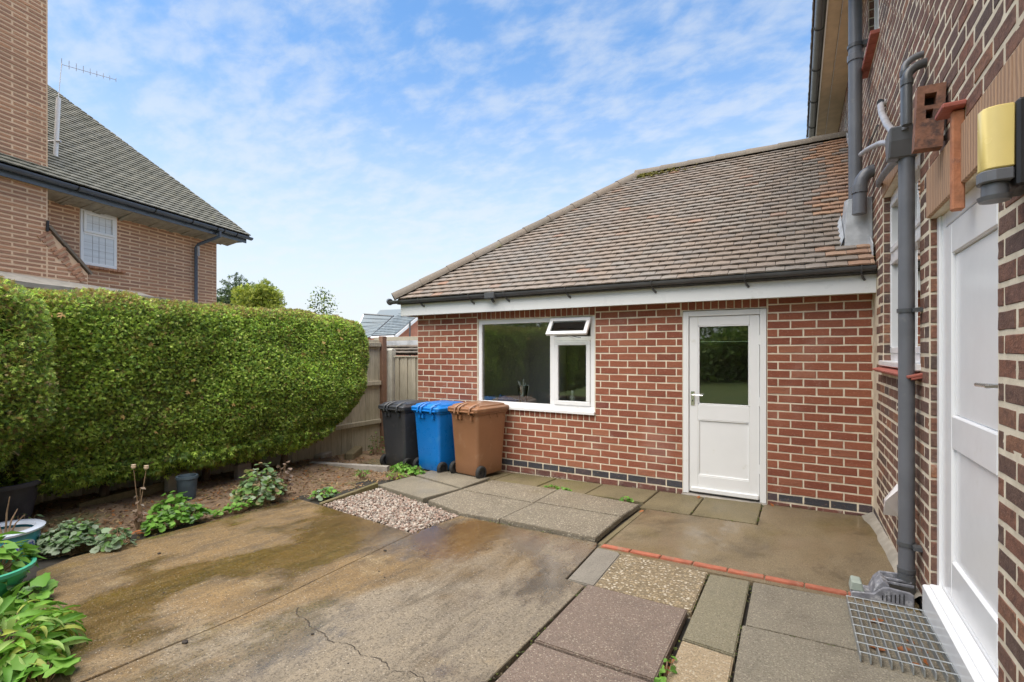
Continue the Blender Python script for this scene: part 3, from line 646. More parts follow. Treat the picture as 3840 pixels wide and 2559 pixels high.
# roof
EX, EY, EZ = -5.90, -.27, 2.375; TP = .779; PIT = math.atan(TP); RY = 2.63; RZ = EZ+(RY-EY)*TP; AX = EX+(RY-EY)
m = MB(); m.add([(EX, EY, EZ-.03), (0, EY, EZ-.03), (0, RY, RZ-.03), (AX, RY, RZ-.03), (EX, 2*RY-EY, EZ-.03), (0, 2*RY-EY, EZ-.03), (EX, EY, EZ-.06), (0, EY, EZ-.06), (0, 2*RY-EY, EZ-.06), (EX, 2*RY-EY, EZ-.06)],
      [(0, 1, 2, 3), (0, 3, 4), (3, 2, 5, 4), (6, 9, 8, 7), (0, 6, 7, 1), (0, 4, 9, 6), (4, 5, 8, 9)])
roofE = m.out('roof', 'dark', ext)
def tile_variants(n=5):
    out = []
    for q in range(n):
        rr = random.Random(q+77); j = lambda a=.012: rr.uniform(-a, a)
        # x -.5.. .5, y 0..1 up slope, z thickness; slight camber
        vs = []
        for y in (0, 1):
            for x in (-.5, 0, .5):
                vs.append((x*(1-.01)+j(.006), y+j(.03) if y == 0 else y, 1+j(.15)+(.28 if x == 0 else 0)))
        for y in (0, 1):
            for x in (-.5, 0, .5): vs.append((x, y, (.22 if x == 0 else 0)))
        fs = [(0,1,4,3),(1,2,5,4),(6,9,10,7),(7,10,11,8),(0,6,7,1),(1,7,8,2),(3,4,10,9),(4,5,11,10),(0,3,9,6),(2,8,11,5)]
        out.append(mesh('tile_%d' % q, vs, fs))
    return out
TV = tile_variants()
def tiles(O, U, V, N, slope_len, gauge, wid, ubound, th=.015, lap=1.35, tilt=.20):
    """O eave corner; U along eave, V up the slope; ubound(v) -> (u0,u1)"""
    res = []; i = 0; v = 0.
    while v < slope_len-.02:
        u0, u1 = ubound(v+gauge*.5); u = math.floor(u0/wid)*wid + (wid/2 if i % 2 else 0) - wid
        while u < u1:
            a, b = max(u, u0), min(u+wid, u1)
            if b-a > .03:
                c = O + U*((a+b)/2) + V*(v+random.uniform(-.002, .002)) + N*(.030)
                B = Matrix.Rotation(0, 4, 'X'); M = Matrix(((U.x, V.x, N.x, c.x), (U.y, V.y, N.y, c.y), (U.z, V.z, N.z, c.z), (0, 0, 0, 1)))
                M = M @ Matrix.Rotation(-tilt+random.uniform(-.012, .012), 4, 'X') @ Matrix.Rotation(random.uniform(-.006, .006), 4, 'Z') @ Matrix.Diagonal((b-a-.003, gauge*lap, th, 1))
                res.append(M)
            u += wid
        v += gauge; i += 1
    return res
U = Vector((1, 0, 0)); V = Vector((0, math.cos(PIT), math.sin(PIT))); N = U.cross(V); SL = (RY-EY)/math.cos(PIT)
Ms = tiles(Vector((EX, EY-.03, EZ-.01)), U, V, N, SL, .108, .172, lambda v: (v*math.cos(PIT)+.03, -EX-.02))
new = [M for M in Ms if (M.translation.x > -.50+.2*random.random() and (M.translation.y > .5 or (M.translation.y < .02 and M.translation.x > -.45)) and random.random() < .88)]
ids = {id(M) for M in new}; old = [M for M in Ms if id(M) not in ids]
pieces(roofE, 'roof_tile', old, TV, 'tile_ext')
pieces(roofE, 'new_tile', new, TV, 'tile_new', limit=150, label='newer orange clay tile beside the house wall')
U2 = Vector((0, -1, 0)); V2 = Vector((math.cos(PIT), 0, math.sin(PIT))); N2 = U2.cross(V2)
Ms = tiles(Vector((EX-.03, 2*RY-EY, EZ-.01)), U2, V2, N2, SL, .108, .172, lambda v: (v*math.cos(PIT)+.03, 2*(RY-EY)-v*math.cos(PIT)-.03))
merged(roofE, 'hip_end_tiles', Ms, TV, 'tile_ext')
def halfround(A, B, n, r, parent, name, mat, over=.02, up=Vector((0, 0, 1)), ang=1.0):
    A, B = Vector(A), Vector(B); d = (B-A); L = d.length; d.normalize(); side = d.cross(up).normalized(); u = side.cross(d)
    for i in range(n):
        a = A + d*(L*i/n-over*.5); b = A + d*(L*(i+1)/n+over*.5); m = MB(); vs = []; K = 10
        for q, (p, rr) in enumerate(((a, r*1.06), (a+(b-a)*.5, r*1.0), (b, r*.97))):
            for k in range(K+1):
                t_ = math.pi*(.5-ang/2 + ang*k/K); vs.append(p+side*math.cos(t_)*rr+u*(math.sin(t_)*rr-r*.35))
            for k in range(K+1):
                t_ = math.pi*(.5-ang/2 + ang*k/K); vs.append(p+side*math.cos(t_)*(rr-.016)+u*(math.sin(t_)*(rr-.016)-r*.35))
        W = 2*(K+1); fs = []
        for q in (0, 1):
            for k in range(K): fs += [(q*W+k, q*W+k+1, (q+1)*W+k+1, (q+1)*W+k), (q*W+K+1+k, (q+1)*W+K+1+k, (q+1)*W+K+2+k, q*W+K+2+k)]
        for q in (0, 2):
            for k in range(K): fs.append((q*W+k, q*W+k+1, q*W+K+2+k, q*W+K+1+k))
        fs += [(0, W, W+K+1, K+1), (W, 2*W, 2*W+K+1, W+K+1), (K, W+K, W+2*K+1, 2*K+1), (W+K, 2*W+K, 2*W+2*K+1, W+2*K+1)]
        m.add(vs, fs).out(name, mat, parent, smooth=True)
halfround((EX-.02, EY-.04, EZ+.045), (AX, RY, RZ+.045), 10, .105, roofE, 'hip_tile', 'ridge')
halfround((AX-.05, RY, RZ+.05), (.0, RY, RZ+.05), 7, .105, roofE, 'ridge_tile', 'ridge')
# moss cushions on the ridge and on the tiles
Ms = []; cols = []
for i in range(520):
    if i < 170: x = AX+abs(random.gauss(0, .35)); y = RY-.1-random.random()*.12; z = EZ+(y-EY)*TP+.05+random.uniform(0, .05)
    else:
        y = random.uniform(EY+.1, RY-.2); x = -abs(random.gauss(0, .9))-.05 if random.random() < .6 else random.uniform(EX+(y-EY), 0); z = EZ+(y-EY)*TP+.026
        if x < EX+(y-EY)+.1: continue
    s_ = random.uniform(.008, .024); Ms.append(Matrix.Translation((x, y, z)) @ Matrix.Rotation(random.uniform(0, 6), 4, 'Z') @ Matrix.Diagonal((s_*1.3, s_, s_*.6, 1)))
    cols.append((*random.choice([(.22,.21,.03),(.30,.27,.06),(.14,.15,.03),(.2,.17,.05)]), 1))
merged(roofE, 'moss', Ms, SV, 'foliage', cols=cols, label='yellow green moss on the ridge and tiles')
# gutter
def gutter(parent, A, B, r, mat, name='gutter', down=Vector((0, 0, -1))):
    A, B = Vector(A), Vector(B); d = (B-A).normalized(); side = d.cross(Vector((0, 0, 1))).normalized(); K = 12; vs = []; fs = []
    for p in (A, B):
        for rr in (r, r-.006):
            for k in range(K+1):
                t_ = math.pi*k/K; vs.append(p+side*math.cos(t_)*rr-Vector((0, 0, 1))*math.sin(t_)*rr)
    W = 2*(K+1)
    for k in range(K): fs += [(k, k+1, W+k+1, W+k), (K+1+k, W+K+1+k, W+K+2+k, K+2+k), (k, K+1+k, K+2+k, k+1), (W+k, W+k+1, W+K+2+k, W+K+1+k)]
    fs += [(0, W, W+K+1, K+1), (K, 2*K+1, W+2*K+1, W+K)]
    return MB().add(vs, fs).out(name, mat, parent, smooth=True)
gy, gz = -.262, 2.385
gut = gutter(ext, (-6.02, gy, gz-.012), (-.01, gy, gz), .050, 'gutter')
MB().tube([(-6.03, gy-.02, gz-.03), (-6.09, gy+.02, gz-.01), (-6.12, gy+.08, gz+.01)], [.05, .045, .03], 10).out('gutter_end', 'gutter', ext, smooth=True)
for i, xx in enumerate((-5.45, -4.55, -3.98, -3.1, -2.05, -1.1, -.12)):
    m = MB(); pts = [(xx, gy-.054, gz+.004)]+[(xx, gy-.056*math.cos(a), gz-.056*math.sin(a)) for a in [math.pi*k/8 for k in range(1, 8)]]
    m.tube(pts, .008, 6); m.tube([(xx, gy, gz-.062), (xx+.015, gy+.03, gz-.10), (xx+.03, gy+.058, gz-.118)], .012, 6)
    m.out('gutter_bracket', 'gutter', ext, smooth=True)
m = MB(); m.box(-4.28, -4.12, gy-.064, gy+.05, gz-.075, gz+.006); m.tube([(-4.2, gy, gz-.07), (-4.17, gy+.02, gz-.125)], .02, 8); m.out('gutter_union', 'gutter', ext, bevel=.012)

# window
def frame_rect(m, x0, x1, z0, z1, w, y0, y1):
    m.box(x0, x1, y0, y1, z1-w, z1); m.box(x0, x1, y0, y1, z0, z0+w); m.box(x0, x0+w, y0, y1, z0+w, z1-w); m.box(x1-w, x1, y0, y1, z0+w, z1-w)
wx0, wx1, wz0, wz1 = -4.600, -2.832, .838, 2.045; mx_ = -3.455
m = MB(); frame_rect(m, wx0, wx1, wz0+.002, wz1, .06, .018, .085); m.box(mx_-.004, mx_+.062, .018, .085, wz0+.062, wz1-.06); m.box(mx_+.062, wx1-.06, .018, .085, 1.735, 1.79)
winE = m.out('window', 'upvc', ext, bevel=.004, label='white framed window with its small top light tilted open')
m = MB(); m.box(wx0-.03, wx1+.012, -.045, .06, wz0-.038, wz0); m.out('sill', 'upvc', winE, bevel=.004)
m = MB(); m.box(wx0+.058, mx_-.002, .05, .054, wz0+.06, wz1-.058); m.out('pane', 'glass', winE)
m = MB(); frame_rect(m, mx_+.064, wx1-.062, wz0+.064, 1.733, .055, .004, .06); m.out('casement', 'upvc', winE, bevel=.006)
m = MB(); m.box(mx_+.117, wx1-.115, .03, .034, wz0+.117, 1.68); m.out('pane', 'glass', winE)
hz_ = 2.02; Mt = Matrix.Translation((0, -.004, hz_)) @ Matrix.Rotation(R(-38), 4, 'X') @ Matrix.Translation((0, 0, -hz_))
m = MB(Mt); frame_rect(m, mx_+.03, wx1-.035, 1.745, 2.015, .05, -.03, .012); fan = m.out('top_light', 'upvc', winE, bevel=.006)
m = MB(Mt); m.box(mx_+.078, wx1-.083, -.012, -.008, 1.793, 1.967); m.out('pane', 'glass', winE)
m = MB(); m.tube([(-3.2, .03, 1.80), (-2.98, -.09, 1.77)], .005, 6); m.out('window_stay', 'chrome', winE)
# door
dx0, dx1, dzt = -1.762, -.915, 2.052; dz0 = .0
m = MB(); m.box(dx0, dx0+.062, -.012, .07, -.01, dzt); m.box(dx1-.062, dx1, -.012, .07, -.01, dzt); m.box(dx0+.062, dx1-.062, -.012, .07, dzt-.06, dzt)
m.out('door_frame', 'white', ext, bevel=.004)
m = MB(); m.box(dx0-.01, dx1+.012, -.06, .12, -.075, -.012); m.out('door_threshold', 'wood_step', ext, bevel=.006)
a, b, zt, zb = dx0+.066, dx1-.066, dzt-.064, .012
m = MB(); st = .095
m.box(a, a+st, .004, .05, zb, zt); m.box(b-st, b, .004, .05, zb, zt); m.box(a+st, b-st, .004, .05, zt-.10, zt); m.box(a+st, b-st, .004, .05, .83, 1.0); m.box(a+st, b-st, .004, .05, zb, .20)
m.box(a+st, b-st, .020, .042, .20, .83)
door = m.out('door', 'white', ext, bevel=.004, label='white half-glazed back door')
m = MB(); gx0, gx1, gz0, gz1 = a+st, b-st, 1.0, zt-.10
for q in ((gx0, gx1, gz0, gz0+.014), (gx0, gx1, gz1-.014, gz1), (gx0, gx0+.014, gz0, gz1), (gx1-.014, gx1, gz0, gz1), (gx0, gx1, .20, .212), (gx0, gx1, .818, .83), (gx0, gx0+.012, .212, .818), (gx1-.012, gx1, .212, .818)): m.box(q[0], q[1], .006, .022, q[2], q[3])
m.out('beading', 'white', door, bevel=.003)
m = MB(); m.box(gx0+.012, gx1-.012, .026, .030, gz0+.012, gz1-.012); m.out('pane', 'glass', door)
m = MB(); m.box(gx0+.012, gx1-.012, .031, .045, gz1-.185, gz1-.178); m.out('curtain_wire', 'chrome', door)
m = MB(); m.box(a+.02, b-.005, -.022, .004, zb+.002, zb+.055); m.out('weather_bar', 'white', door, bevel=.008)
m = MB(); m.box(a+.018, a+.058, -.003, .004, .985, 1.145, ); hp = m.out('handle_plate', 'chrome', door, bevel=.002)
m = MB(); m.tube([(a+.038, 0, 1.105), (a+.038, -.04, 1.105)], .009, 8); m.tube([(a+.036, -.042, 1.106), (a+.09, -.045, 1.108), (a+.15, -.042, 1.104)], .008, 8); m.out('handle', 'chrome', door, smooth=True)
m = MB(); m.box(a+.033, a+.043, -.0045, -.002, 1.03, 1.05); m.out('keyhole', 'black', door)
for hzz in (1.72, 1.06, .34):
    m = MB(); m.tube([(b+.002, -.004, hzz-.05), (b+.002, -.004, hzz+.05)], .006, 8); m.box(b-.012, b+.012, -.002, .003, hzz-.05, hzz+.05); m.out('hinge', 'white', door)
# things on the window board inside
t_ = thing('glass_vase', (-4.04, .33, .832), 'clear glass vase standing inside the window', 'vase')
MB().lathe([(.0, 0), (.06, 0), (.065, .12), (.09, .28), (.085, .28), (.06, .12), (.05, .01)], (-4.04, .33, .832), 18).out('vase_body', 'glass_clear', t_, smooth=True)
m = MB()
for q in range(5):
    an = q*1.3; m.tube([(-4.04, .33, .86), (-4.04+.03*math.cos(an), .33+.03*math.sin(an), 1.05), (-4.04+.08*math.cos(an), .33+.05*math.sin(an), 1.12+.02*q)], .010, 5)
m.out('spoon', 'white', t_)
t_ = thing('white_bottle', (-3.27, .32, .832), 'small white bottle with a round cap inside the window', 'bottle')
MB().lathe([(0, 0), (.036, 0), (.036, .15), (.026, .165), (.014, .17), (.014, .20), (.0, .20)], (-3.27, .32, .832), 16).out('bottle_body', 'bottle_w', t_, smooth=True)
MB().lathe([(0, .20), (.018, .20), (.022, .215), (.014, .235), (0, .24)], (-3.27, .32, .832), 16).out('bottle_cap', 'white', t_, smooth=True)
t_ = thing('purple_bottle', (-3.58, .36, .832), 'tall dark purple bottle beside the window mullion', 'bottle')
MB().lathe([(0, 0), (.048, 0), (.048, .23), (.032, .27), (.016, .29), (.016, .36), (0, .36)], (-3.58, .36, .832), 16).out('bottle_body', 'bottle_p', t_, smooth=True)
MB().lathe([(0, .36), (.02, .36), (.02, .40), (0, .40)], (-3.58, .36, .832), 16).out('bottle_cap', 'bottle_p', t_, smooth=True)
t_ = thing('blue_cloth', (-4.38, .36, .832), 'blue cloth and pale tub at the left end of the window board', 'cloth')
MB().lathe([(0, 0), (.05, 0), (.055, .10), (0, .10)], (-4.5, .33, .832), 16).out('tub', 'pipe_light', t_, smooth=True)
m = MB(); vs = []; 
for j in range(6):
    for i in range(12): vs.append((-4.44+.30*i/11, .28+.16*j/5, .855+.11*math.sin(math.pi*j/5)*(1-.6*i/11)+.01*math.sin(i*1.7+j)))
m.add(vs, [(j*12+i, j*12+i+1, (j+1)*12+i+1, (j+1)*12+i) for j in range(5) for i in range(11)]).out('folded_cloth', 'cloth_blue', t_, smooth=True, recalc=False)

# ------------------------------------------------------------------ main house on the right
house = thing('main_house', (3.5, -1.5, 0), 'tall house of dark mixed brick with white side door, drainpipes and beige soffit', 'house')
FM = Matrix.Rotation(R(-90), 4, 'Z')                    # local u = -Y, outward = -X
WO = (.615, 2.06, 1.455, 2.905); DO = (2.298, 3.368, -.2, 2.33); UO = (-.36, .36, 4.5, 5.42)
m = MB(FM); wall_core(m, -5.2, 9.0, -.5, 5.62, [WO, DO, UO], 0, .26)
wallM = m.out('wall', 'mortar', house)
m = MB(FM); m.box(-5.2, 9.0, 6.6, 6.8, -.5, 5.62); m.box(-5.2, -5.0, .26, 6.6, -.5, 5.62); m.box(8.8, 9.0, .26, 6.6, -.5, 5.62); m.out('far_walls', 'brick_dark', house)
def keepM(u, z):
    y = -u
    if y > -.3: return z > EZ+(min(y, 2*RY-y)-EY)*TP-.12 or (y < .12 and False)
    return True
LINT = (2.30, 3.72, 2.33, 2.60); WL = (.60, 2.075, 2.905, 3.12)
opm = [WO, DO, UO, LINT, WL, (-.42, .42, 4.42, 4.5)]
Ms = bricks(FM, -5.1, 5.2, ZK(30), 5.56, CH, .2288, opm, phase=.3, zoff=ZK(30), keep=lambda u, z: keepM(u, z) and z > ZK(23), gap=.018, flush=.0025)
Ms = [M for M in Ms if not (M.translation.y > -.02 and M.translation.z < 2.15)]
pieces(wallM, 'brick', Ms, BV, 'brick_dark')
Ms = bricks(FM, 0.0, 5.2, ZK(27), ZK(23), CH, .2288, [DO], phase=.3, zoff=ZK(27), gap=.017, flush=.0025)
pieces(wallM, 'dark_brick', Ms, BV, 'brick_blue', limit=60, label='blue black brick near the ground')
# reveals: brick returns of the far jambs (they face the camera)
Ms = []
for (u, za, zb, yy) in ((WO[0], 1.455, 2.905, .0), (DO[0], -.1, 2.33, .0), (UO[0], 4.5, 5.42, 0)):
    z = ZK(30) + math.ceil((za-ZK(30))/CH-.4)*CH
    while z < zb-.03:
        Ms.append(FM @ Matrix.Translation((u+.0, .052, z+CH/2)) @ Matrix.Rotation(R(90), 4, 'Z') @ Matrix.Translation((0, .010, 0)) @ Matrix.Diagonal((.094, .018, CH-.013, 1))); z += CH
pieces(wallM, 'jamb_brick', Ms, BV, 'brick_dark')
# lintels
def lint(uv, name, lab, proud=.012, nj=0):
    n = nj; s = (uv[1]-uv[0])/n
    for i in range(n):
        m = MB(FM); m.box(uv[0]+s*i+.002, uv[0]+s*(i+1)-.002, -proud, .05, uv[2]+.004, uv[3]-.006); m.out(name, 'lintel', wallM, bevel=.004, label=lab if i == 0 else None)
lint(LINT, 'lintel_tile', 'ribbed brown tiles over the side door', .016, 9); lint(WL, 'lintel_tile', None, .008, 14)
m = MB(FM); m.box(2.925, 2.968, -.045, .0, 2.22, 2.66); m.out('keystone', 'terracotta', wallM, bevel=.006, label='projecting terracotta keystone over the side door')
m = MB(FM); m.box(2.86, 3.0, -.085, .0, 2.665, 2.69); m.out('keystone_cap', 'sill_tile', wallM, bevel=.006)
# small window, its tile sill
def upvc_window(u0, u1, z0, z1, transom, y=.05, parent=house, lab=None):
    m = MB(FM); frame_rect(m, u0, u1, z0, z1, .06, y, y+.07)
    if transom: m.box(u0+.06, u1-.06, y, y+.07, transom, transom+.055)
    w_ = m.out('window', 'upvc', parent, bevel=.004, label=lab)
    segs = [(z0+.06, transom), (transom+.055, z1-.06)] if transom else [(z0+.06, z1-.06)]
    um = (u0+u1)/2
    for c, d in segs:
        for a_, b_ in ((u0+.06, um), (um, u1-.06)):
            m = MB(FM); frame_rect(m, a_+.002, b_-.002, c+.002, d-.002, .045, y-.012, y+.05); m.out('sash', 'upvc', w_, bevel=.004)
            m = MB(FM); m.box(a_+.046, b_-.046, y+.02, y+.024, c+.046, d-.046); m.out('pane', 'glass', w_)
    return w_
w_ = upvc_window(WO[0]+.002, WO[1]-.002, 1.52, 2.90, 2.36, lab='tall white window behind the drainpipe')
m = MB(FM); m.box(WO[0]-.02, WO[1]+.02, -.03, .06, 1.475, 1.519); m.out('sill', 'upvc', w_, bevel=.006)
for i in range(9):
    u = WO[0]-.05+i*.175
    m = MB(FM @ Matrix.Translation((u, 0, 1.462)) @ Matrix.Rotation(R(14), 4, 'X')); m.box(0, .17, -.075, .03, -.012, .004); m.box(.0, .17, -.060, .03, -.026, -.013); m.out('sill_tile', 'sill_tile', house, bevel=.003)
w2_ = upvc_window(UO[0]+.002, UO[1]-.002, 4.52, 5.42, None, lab='upstairs window with red tile sill')
for i in range(5):
    u = UO[0]-.06+i*.17
    m = MB(FM); m.box(u, u+.165, -.07, .04, 4.435, 4.47); m.out('sill_tile', 'sill_tile', house, bevel=.003)
m = MB(FM); m.add([(WO[0]-.3, .5, 1.2), (WO[1]+.3, .5, 1.2), (WO[1]+.3, .5, 3.2), (WO[0]-.3, .5, 3.2)], [(0, 1, 2, 3)]); m.add([(UO[0]-.3, .5, 4.3), (UO[1]+.3, .5, 4.3), (UO[1]+.3, .5, 5.5), (UO[0]-.3, .5, 5.5)], [(0, 1, 2, 3)]).out('room_behind', 'plaster', house)
# side door
m = MB(FM); y = .042; u0, u1 = DO[0]+.002, DO[1]+.10; dt = 2.33
m.box(u0, u0+.055, y-.012, y+.06, .30, dt); m.box(u0+.055, u0+.125, y, y+.07, .30, dt); m.box(u1-.12, u1, y, y+.07, .30, dt); m.box(u0+.125, u1-.12, y, y+.07, dt-.075, dt); m.box(u0+.125, u1-.12, y, y+.07, .30, .335)
m.out('side_door_frame', 'upvc', house, bevel=.004)
a, b = u0+.131, u1-.126
m = MB(FM); yy = y-.004; zt, zb = dt-.083, .342
m.box(a, a+.13, yy, yy+.055, zb, zt); m.box(b-.13, b, yy, yy+.055, zb, zt); m.box(a+.13, b-.13, yy, yy+.055, zt-.16, zt); m.box(a+.13, b-.13, yy, yy+.055, 1.10, 1.27); m.box(a+.13, b-.13, yy, yy+.055, zb, zb+.19)
m.box(a+.13, b-.13, yy+.016, yy+.046, zb+.19, 1.10); m.box(a+.13, b-.13, yy+.016, yy+.046, 1.27, zt-.16)
sdoor = m.out('side_door', 'upvc', house, bevel=.007, label='white panelled side door seen edge on')
m = MB(FM); m.box(b-.07, b-.035, yy-.006, yy, 1.28, 1.50); m.out('handle_plate', 'chrome', sdoor)
m = MB(FM); m.tube([(b-.052, yy-.004, 1.46), (b-.052, yy-.05, 1.46), (b-.15, yy-.055, 1.46)], .009, 8); m.out('handle', 'chrome', sdoor, smooth=True)
m = MB(FM); m.box(DO[0]+.012, DO[1]+.6, -.035, .04, -.02, .298); m.out('door_step', 'upvc', house, bevel=.008, label='white plastic clad door step')
m = MB(FM); m.box(DO[0]+.05, DO[1]-.002, -.01, .04, .299, .318); m.out('door_sill', 'upvc', house, bevel=.004)
# eaves
m = MB(); m.box(-.33, -.001, -9, 4.75, 5.50, 5.515); sf = m.out('soffit', 'soffit', house)
m = MB(); 
for q in range(14): m.box(-.20, -.19, -8+q*1.0, -7.02+q*1.0, 5.494, 5.4995)
m.box(-.345, -.331, -9, 4.76, 5.49, 5.62); m.out('bargeboard', 'upvc', house)
m = MB(); m.box(-.20, -.196, -9, 4.75, 5.494, 5.4995); m.out('soffit_joint', 'terracotta', house)
gutter(house, (-.40, -9, 5.56), (-.40, 4.78, 5.56), .055, 'gutter')
for q in range(9): MB().tube([(-.40-.06*math.cos(a), 4.2-q*1.0, 5.56-.06*math.sin(a)) for a in [math.pi*k/8 for k in range(9)]], .007, 6).out('gutter_bracket', 'gutter', house)
U3 = Vector((0, -1, 0)); V3 = Vector((math.cos(R(45)), 0, math.sin(R(45)))); N3 = U3.cross(V3)
m = MB(); m.add([(-.42, 4.9, 5.60), (-.42, -9.1, 5.60), (3.4, -9.1, 9.4), (3.4, 4.9, 9.4), (7.2, -9.1, 5.60), (7.2, 4.9, 5.60)], [(0, 1, 2, 3), (3, 2, 4, 5), (0, 3, 5), (1, 4, 2)]); rm = m.out('roof', 'tile_ext', house)
Ms = tiles(Vector((-.45, 4.9, 5.59)), U3, V3, N3, 1.2, .11, .172, lambda v: (0, 14)); merged(rm, 'eaves_tiles', Ms, TV, 'tile_ext')
# soil pipe through the little roof, with lead box and elbow
sp = MB().tube([(-.12, .27, 2.95), (-.12, .27, 6.6)], .060, 20).out('soil_pipe', 'pipe', house, smooth=True, label='tall grey soil pipe rising past the eaves')
for z in (4.6,):
    m = MB(); m.lathe([(.060, -.035), (.071, -.035), (.071, .03), (.066, .035), (.060, .035)], (-.12, .27, z), 20); m.out('collar', 'pipe', sp, smooth=True)
m = MB(); m.lathe([(.061, -.02), (.07, -.02), (.07, .015), (.061, .015)], (-.12, .27, 4.72), 20); m.box(-.06, .0, .24, .30, 4.70, 4.75); m.out('pipe_clip', 'gutter', sp, smooth=True)
zr = lambda y: EZ+(y-EY)*TP
m = MB(); m.add([(-.235, .0, zr(0)+.01), (-.005, .0, zr(0)+.01), (-.005, .40, zr(.4)), (-.235, .40, zr(.4)), (-.205, .03, 3.10), (-.005, .03, 3.10), (-.005, .40, 3.18), (-.205, .40, 3.18)], [(0, 1, 5, 4), (1, 2, 6, 5), (2, 3, 7, 6), (3, 0, 4, 7), (4, 5, 6, 7)])
m.add([(-.27, -.13, zr(-.13)+.03), (-.005, -.13, zr(-.13)+.03), (-.005, .06, zr(.06)+.035), (-.27, .06, zr(.06)+.035), (-.27, -.13, zr(-.13)+.036), (-.005, -.13, zr(-.13)+.036), (-.005, .06, zr(.06)+.041), (-.27, .06, zr(.06)+.041)], [(0, 1, 2, 3), (4, 7, 6, 5), (0, 4, 5, 1), (3, 2, 6, 7), (0, 3, 7, 4)])
m.add([(-.27, .0, zr(0)+.03), (-.235, .0, zr(0)+.03), (-.235, .4, zr(.4)+.05), (-.27, .4, zr(.4)+.05), (-.235, .0, zr(0)+.14), (-.235, .4, zr(.4)+.14)], [(0, 1, 2, 3), (0, 4, 5, 3), (1, 4, 5, 2)])
m.out('lead_box', 'lead', house, bevel=.010, label='lead flashing box round the pipes on the small roof')
m = MB(); pts = [(.0, -.07, 3.32), (-.03, -.07, 3.315), (-.07, -.07, 3.29), (-.10, -.07, 3.245), (-.115, -.07, 3.18), (-.118, -.07, 2.92)]
el = m.tube(pts, [.058]*6, 18).out('elbow_pipe', 'pipe', house, smooth=True)
m = MB(); m.tube([(-.118, -.07, 3.19), (-.118, -.07, 3.12)], .067, 18).out('collar', 'pipe', el, smooth=True)
# step flashing along the roof against the wall
for i in range(12):
    y = -.18+i*.235; z = EZ+(y-EY)*TP
    m = MB(FM); m.add([(-y-.24, -.022, z+.22), (-y+.01, -.022, z+.02), (-y+.01, -.022, z+.16), (-y-.24, -.022, z+.30), (-y-.24, -.03, z+.22), (-y+.01, -.03, z+.02), (-y+.01, -.03, z+.16), (-y-.24, -.03, z+.30)], [(0, 1, 2, 3), (4, 5, 6, 7), (0, 1, 5, 4), (1, 2, 6, 5), (2, 3, 7, 6), (3, 0, 4, 7)]).out('step_flashing', 'lead', house)
# nearer downpipe with hopper
PX, PY = -.065, -2.06; gzb = GZ(PX, PY)
dp = MB().tube([(PX, PY, gzb+.0), (PX, PY, 2.80)], .041, 20).out('downpipe', 'pipe', house, smooth=True, label='dark grey downpipe between the window and side door')
for z in (gzb+.12, gzb+.17): MB().lathe([(.041, -.012), (.0465, -.012), (.0465, .012), (.041, .012)], (PX, PY, z), 20).out('collar', 'gutter', dp, smooth=True)
MB().tube([(PX, PY, gzb+.0), (PX, PY, gzb+.15)], .0445, 20).out('collar', 'gutter', dp, smooth=True)
for z in (1.84, .43):
    m = MB(); m.lathe([(.0415, -.012), (.048, -.012), (.048, .012), (.0415, .012)], (PX, PY, z), 20); m.box(-.045, 0, PY-.085, PY-.03, z-.012, z+.012); m.out('pipe_clip', 'gutter', dp, smooth=True)
m = MB(); m.prism([(-.115, 2.93), (.075, 2.93), (.075, 2.85), (.03, 2.76), (-.05, 2.76), (-.095, 2.85)], 'x', -.16, -.02)
m.v = [v+Vector((0, PY, 0)) for v in m.v]; hop = m.out('hopper', 'pipe', dp, bevel=.008, label='dark hopper head on the downpipe')
for (y, r_, zz) in ((-2.16, .019, 3.26), (-2.24, .025, 3.17)):
    m = MB(); m.tube([(-.09, y, 2.90), (-.09, y, zz)]+[(-.09+.09*(1-math.cos(a)), y+.01*math.sin(a), zz+.07*math.sin(a)) for a in [R(15*k) for k in range(1, 7)]]+[(.01, y+.01, zz+.07)], r_, 14)
    p_ = m.out('waste_pipe', 'pipe' if y > -2.2 else 'gutter', dp, smooth=True); MB().tube([(-.09, y, zz-.04), (-.09, y, zz-.01)], r_*1.2, 14).out('collar', 'gutter', dp, smooth=True)
m = MB(); m.tube([(.0, -.78, 3.66), (-.04, -.80, 3.63), (-.05, -.95, 3.50), (-.06, -1.3, 3.27), (-.07, -1.6, 3.11), (-.08, -1.85, 3.02), (-.085, -2.0, 2.95)], .023, 12).out('white_waste_pipe', 'pipe_light', dp, smooth=True)
m = MB(); m.tube([(-.0, -.74, 3.66), (-.045, -.80, 3.655)], .027, 12).out('pipe_elbow', 'black', dp, smooth=True)
m = MB(); m.tube([(-.09, .10, 3.55), (-.09, -.5, 3.39), (-.09, -1.2, 3.18), (-.09, -1.7, 3.0), (-.09, -1.96, 2.91)], .021, 12).out('grey_waste_pipe', 'pipe_light', dp, smooth=True)
m = MB(); m.tube([(-.02, -.55, 3.04), (-.05, -.80, 3.00), (-.08, -1.3, 2.91), (-.09, -1.75, 2.84), (-.09, -1.96, 2.80)], .023, 12).out('lower_waste_pipe', 'pipe', dp, smooth=True)
m = MB(); m.tube([(-.03, .1, 3.62), (-.03, -.55, 3.56)], .010, 8).out('cable_clip', 'gutter', dp)
m = MB(); m.add([(-.0, -1.28, .62), (-.0, -1.42, .62), (-.09, -1.44, .52), (-.09, -1.36, .40), (0, -1.36, .40), (-.0, -1.28, .50), (-.08, -1.30, .50)], [(0, 1, 2, 6), (6, 2, 3), (2, 1, 4, 3), (5, 6, 3, 4), (0, 6, 5)]).out('overflow_spout', 'upvc', house)
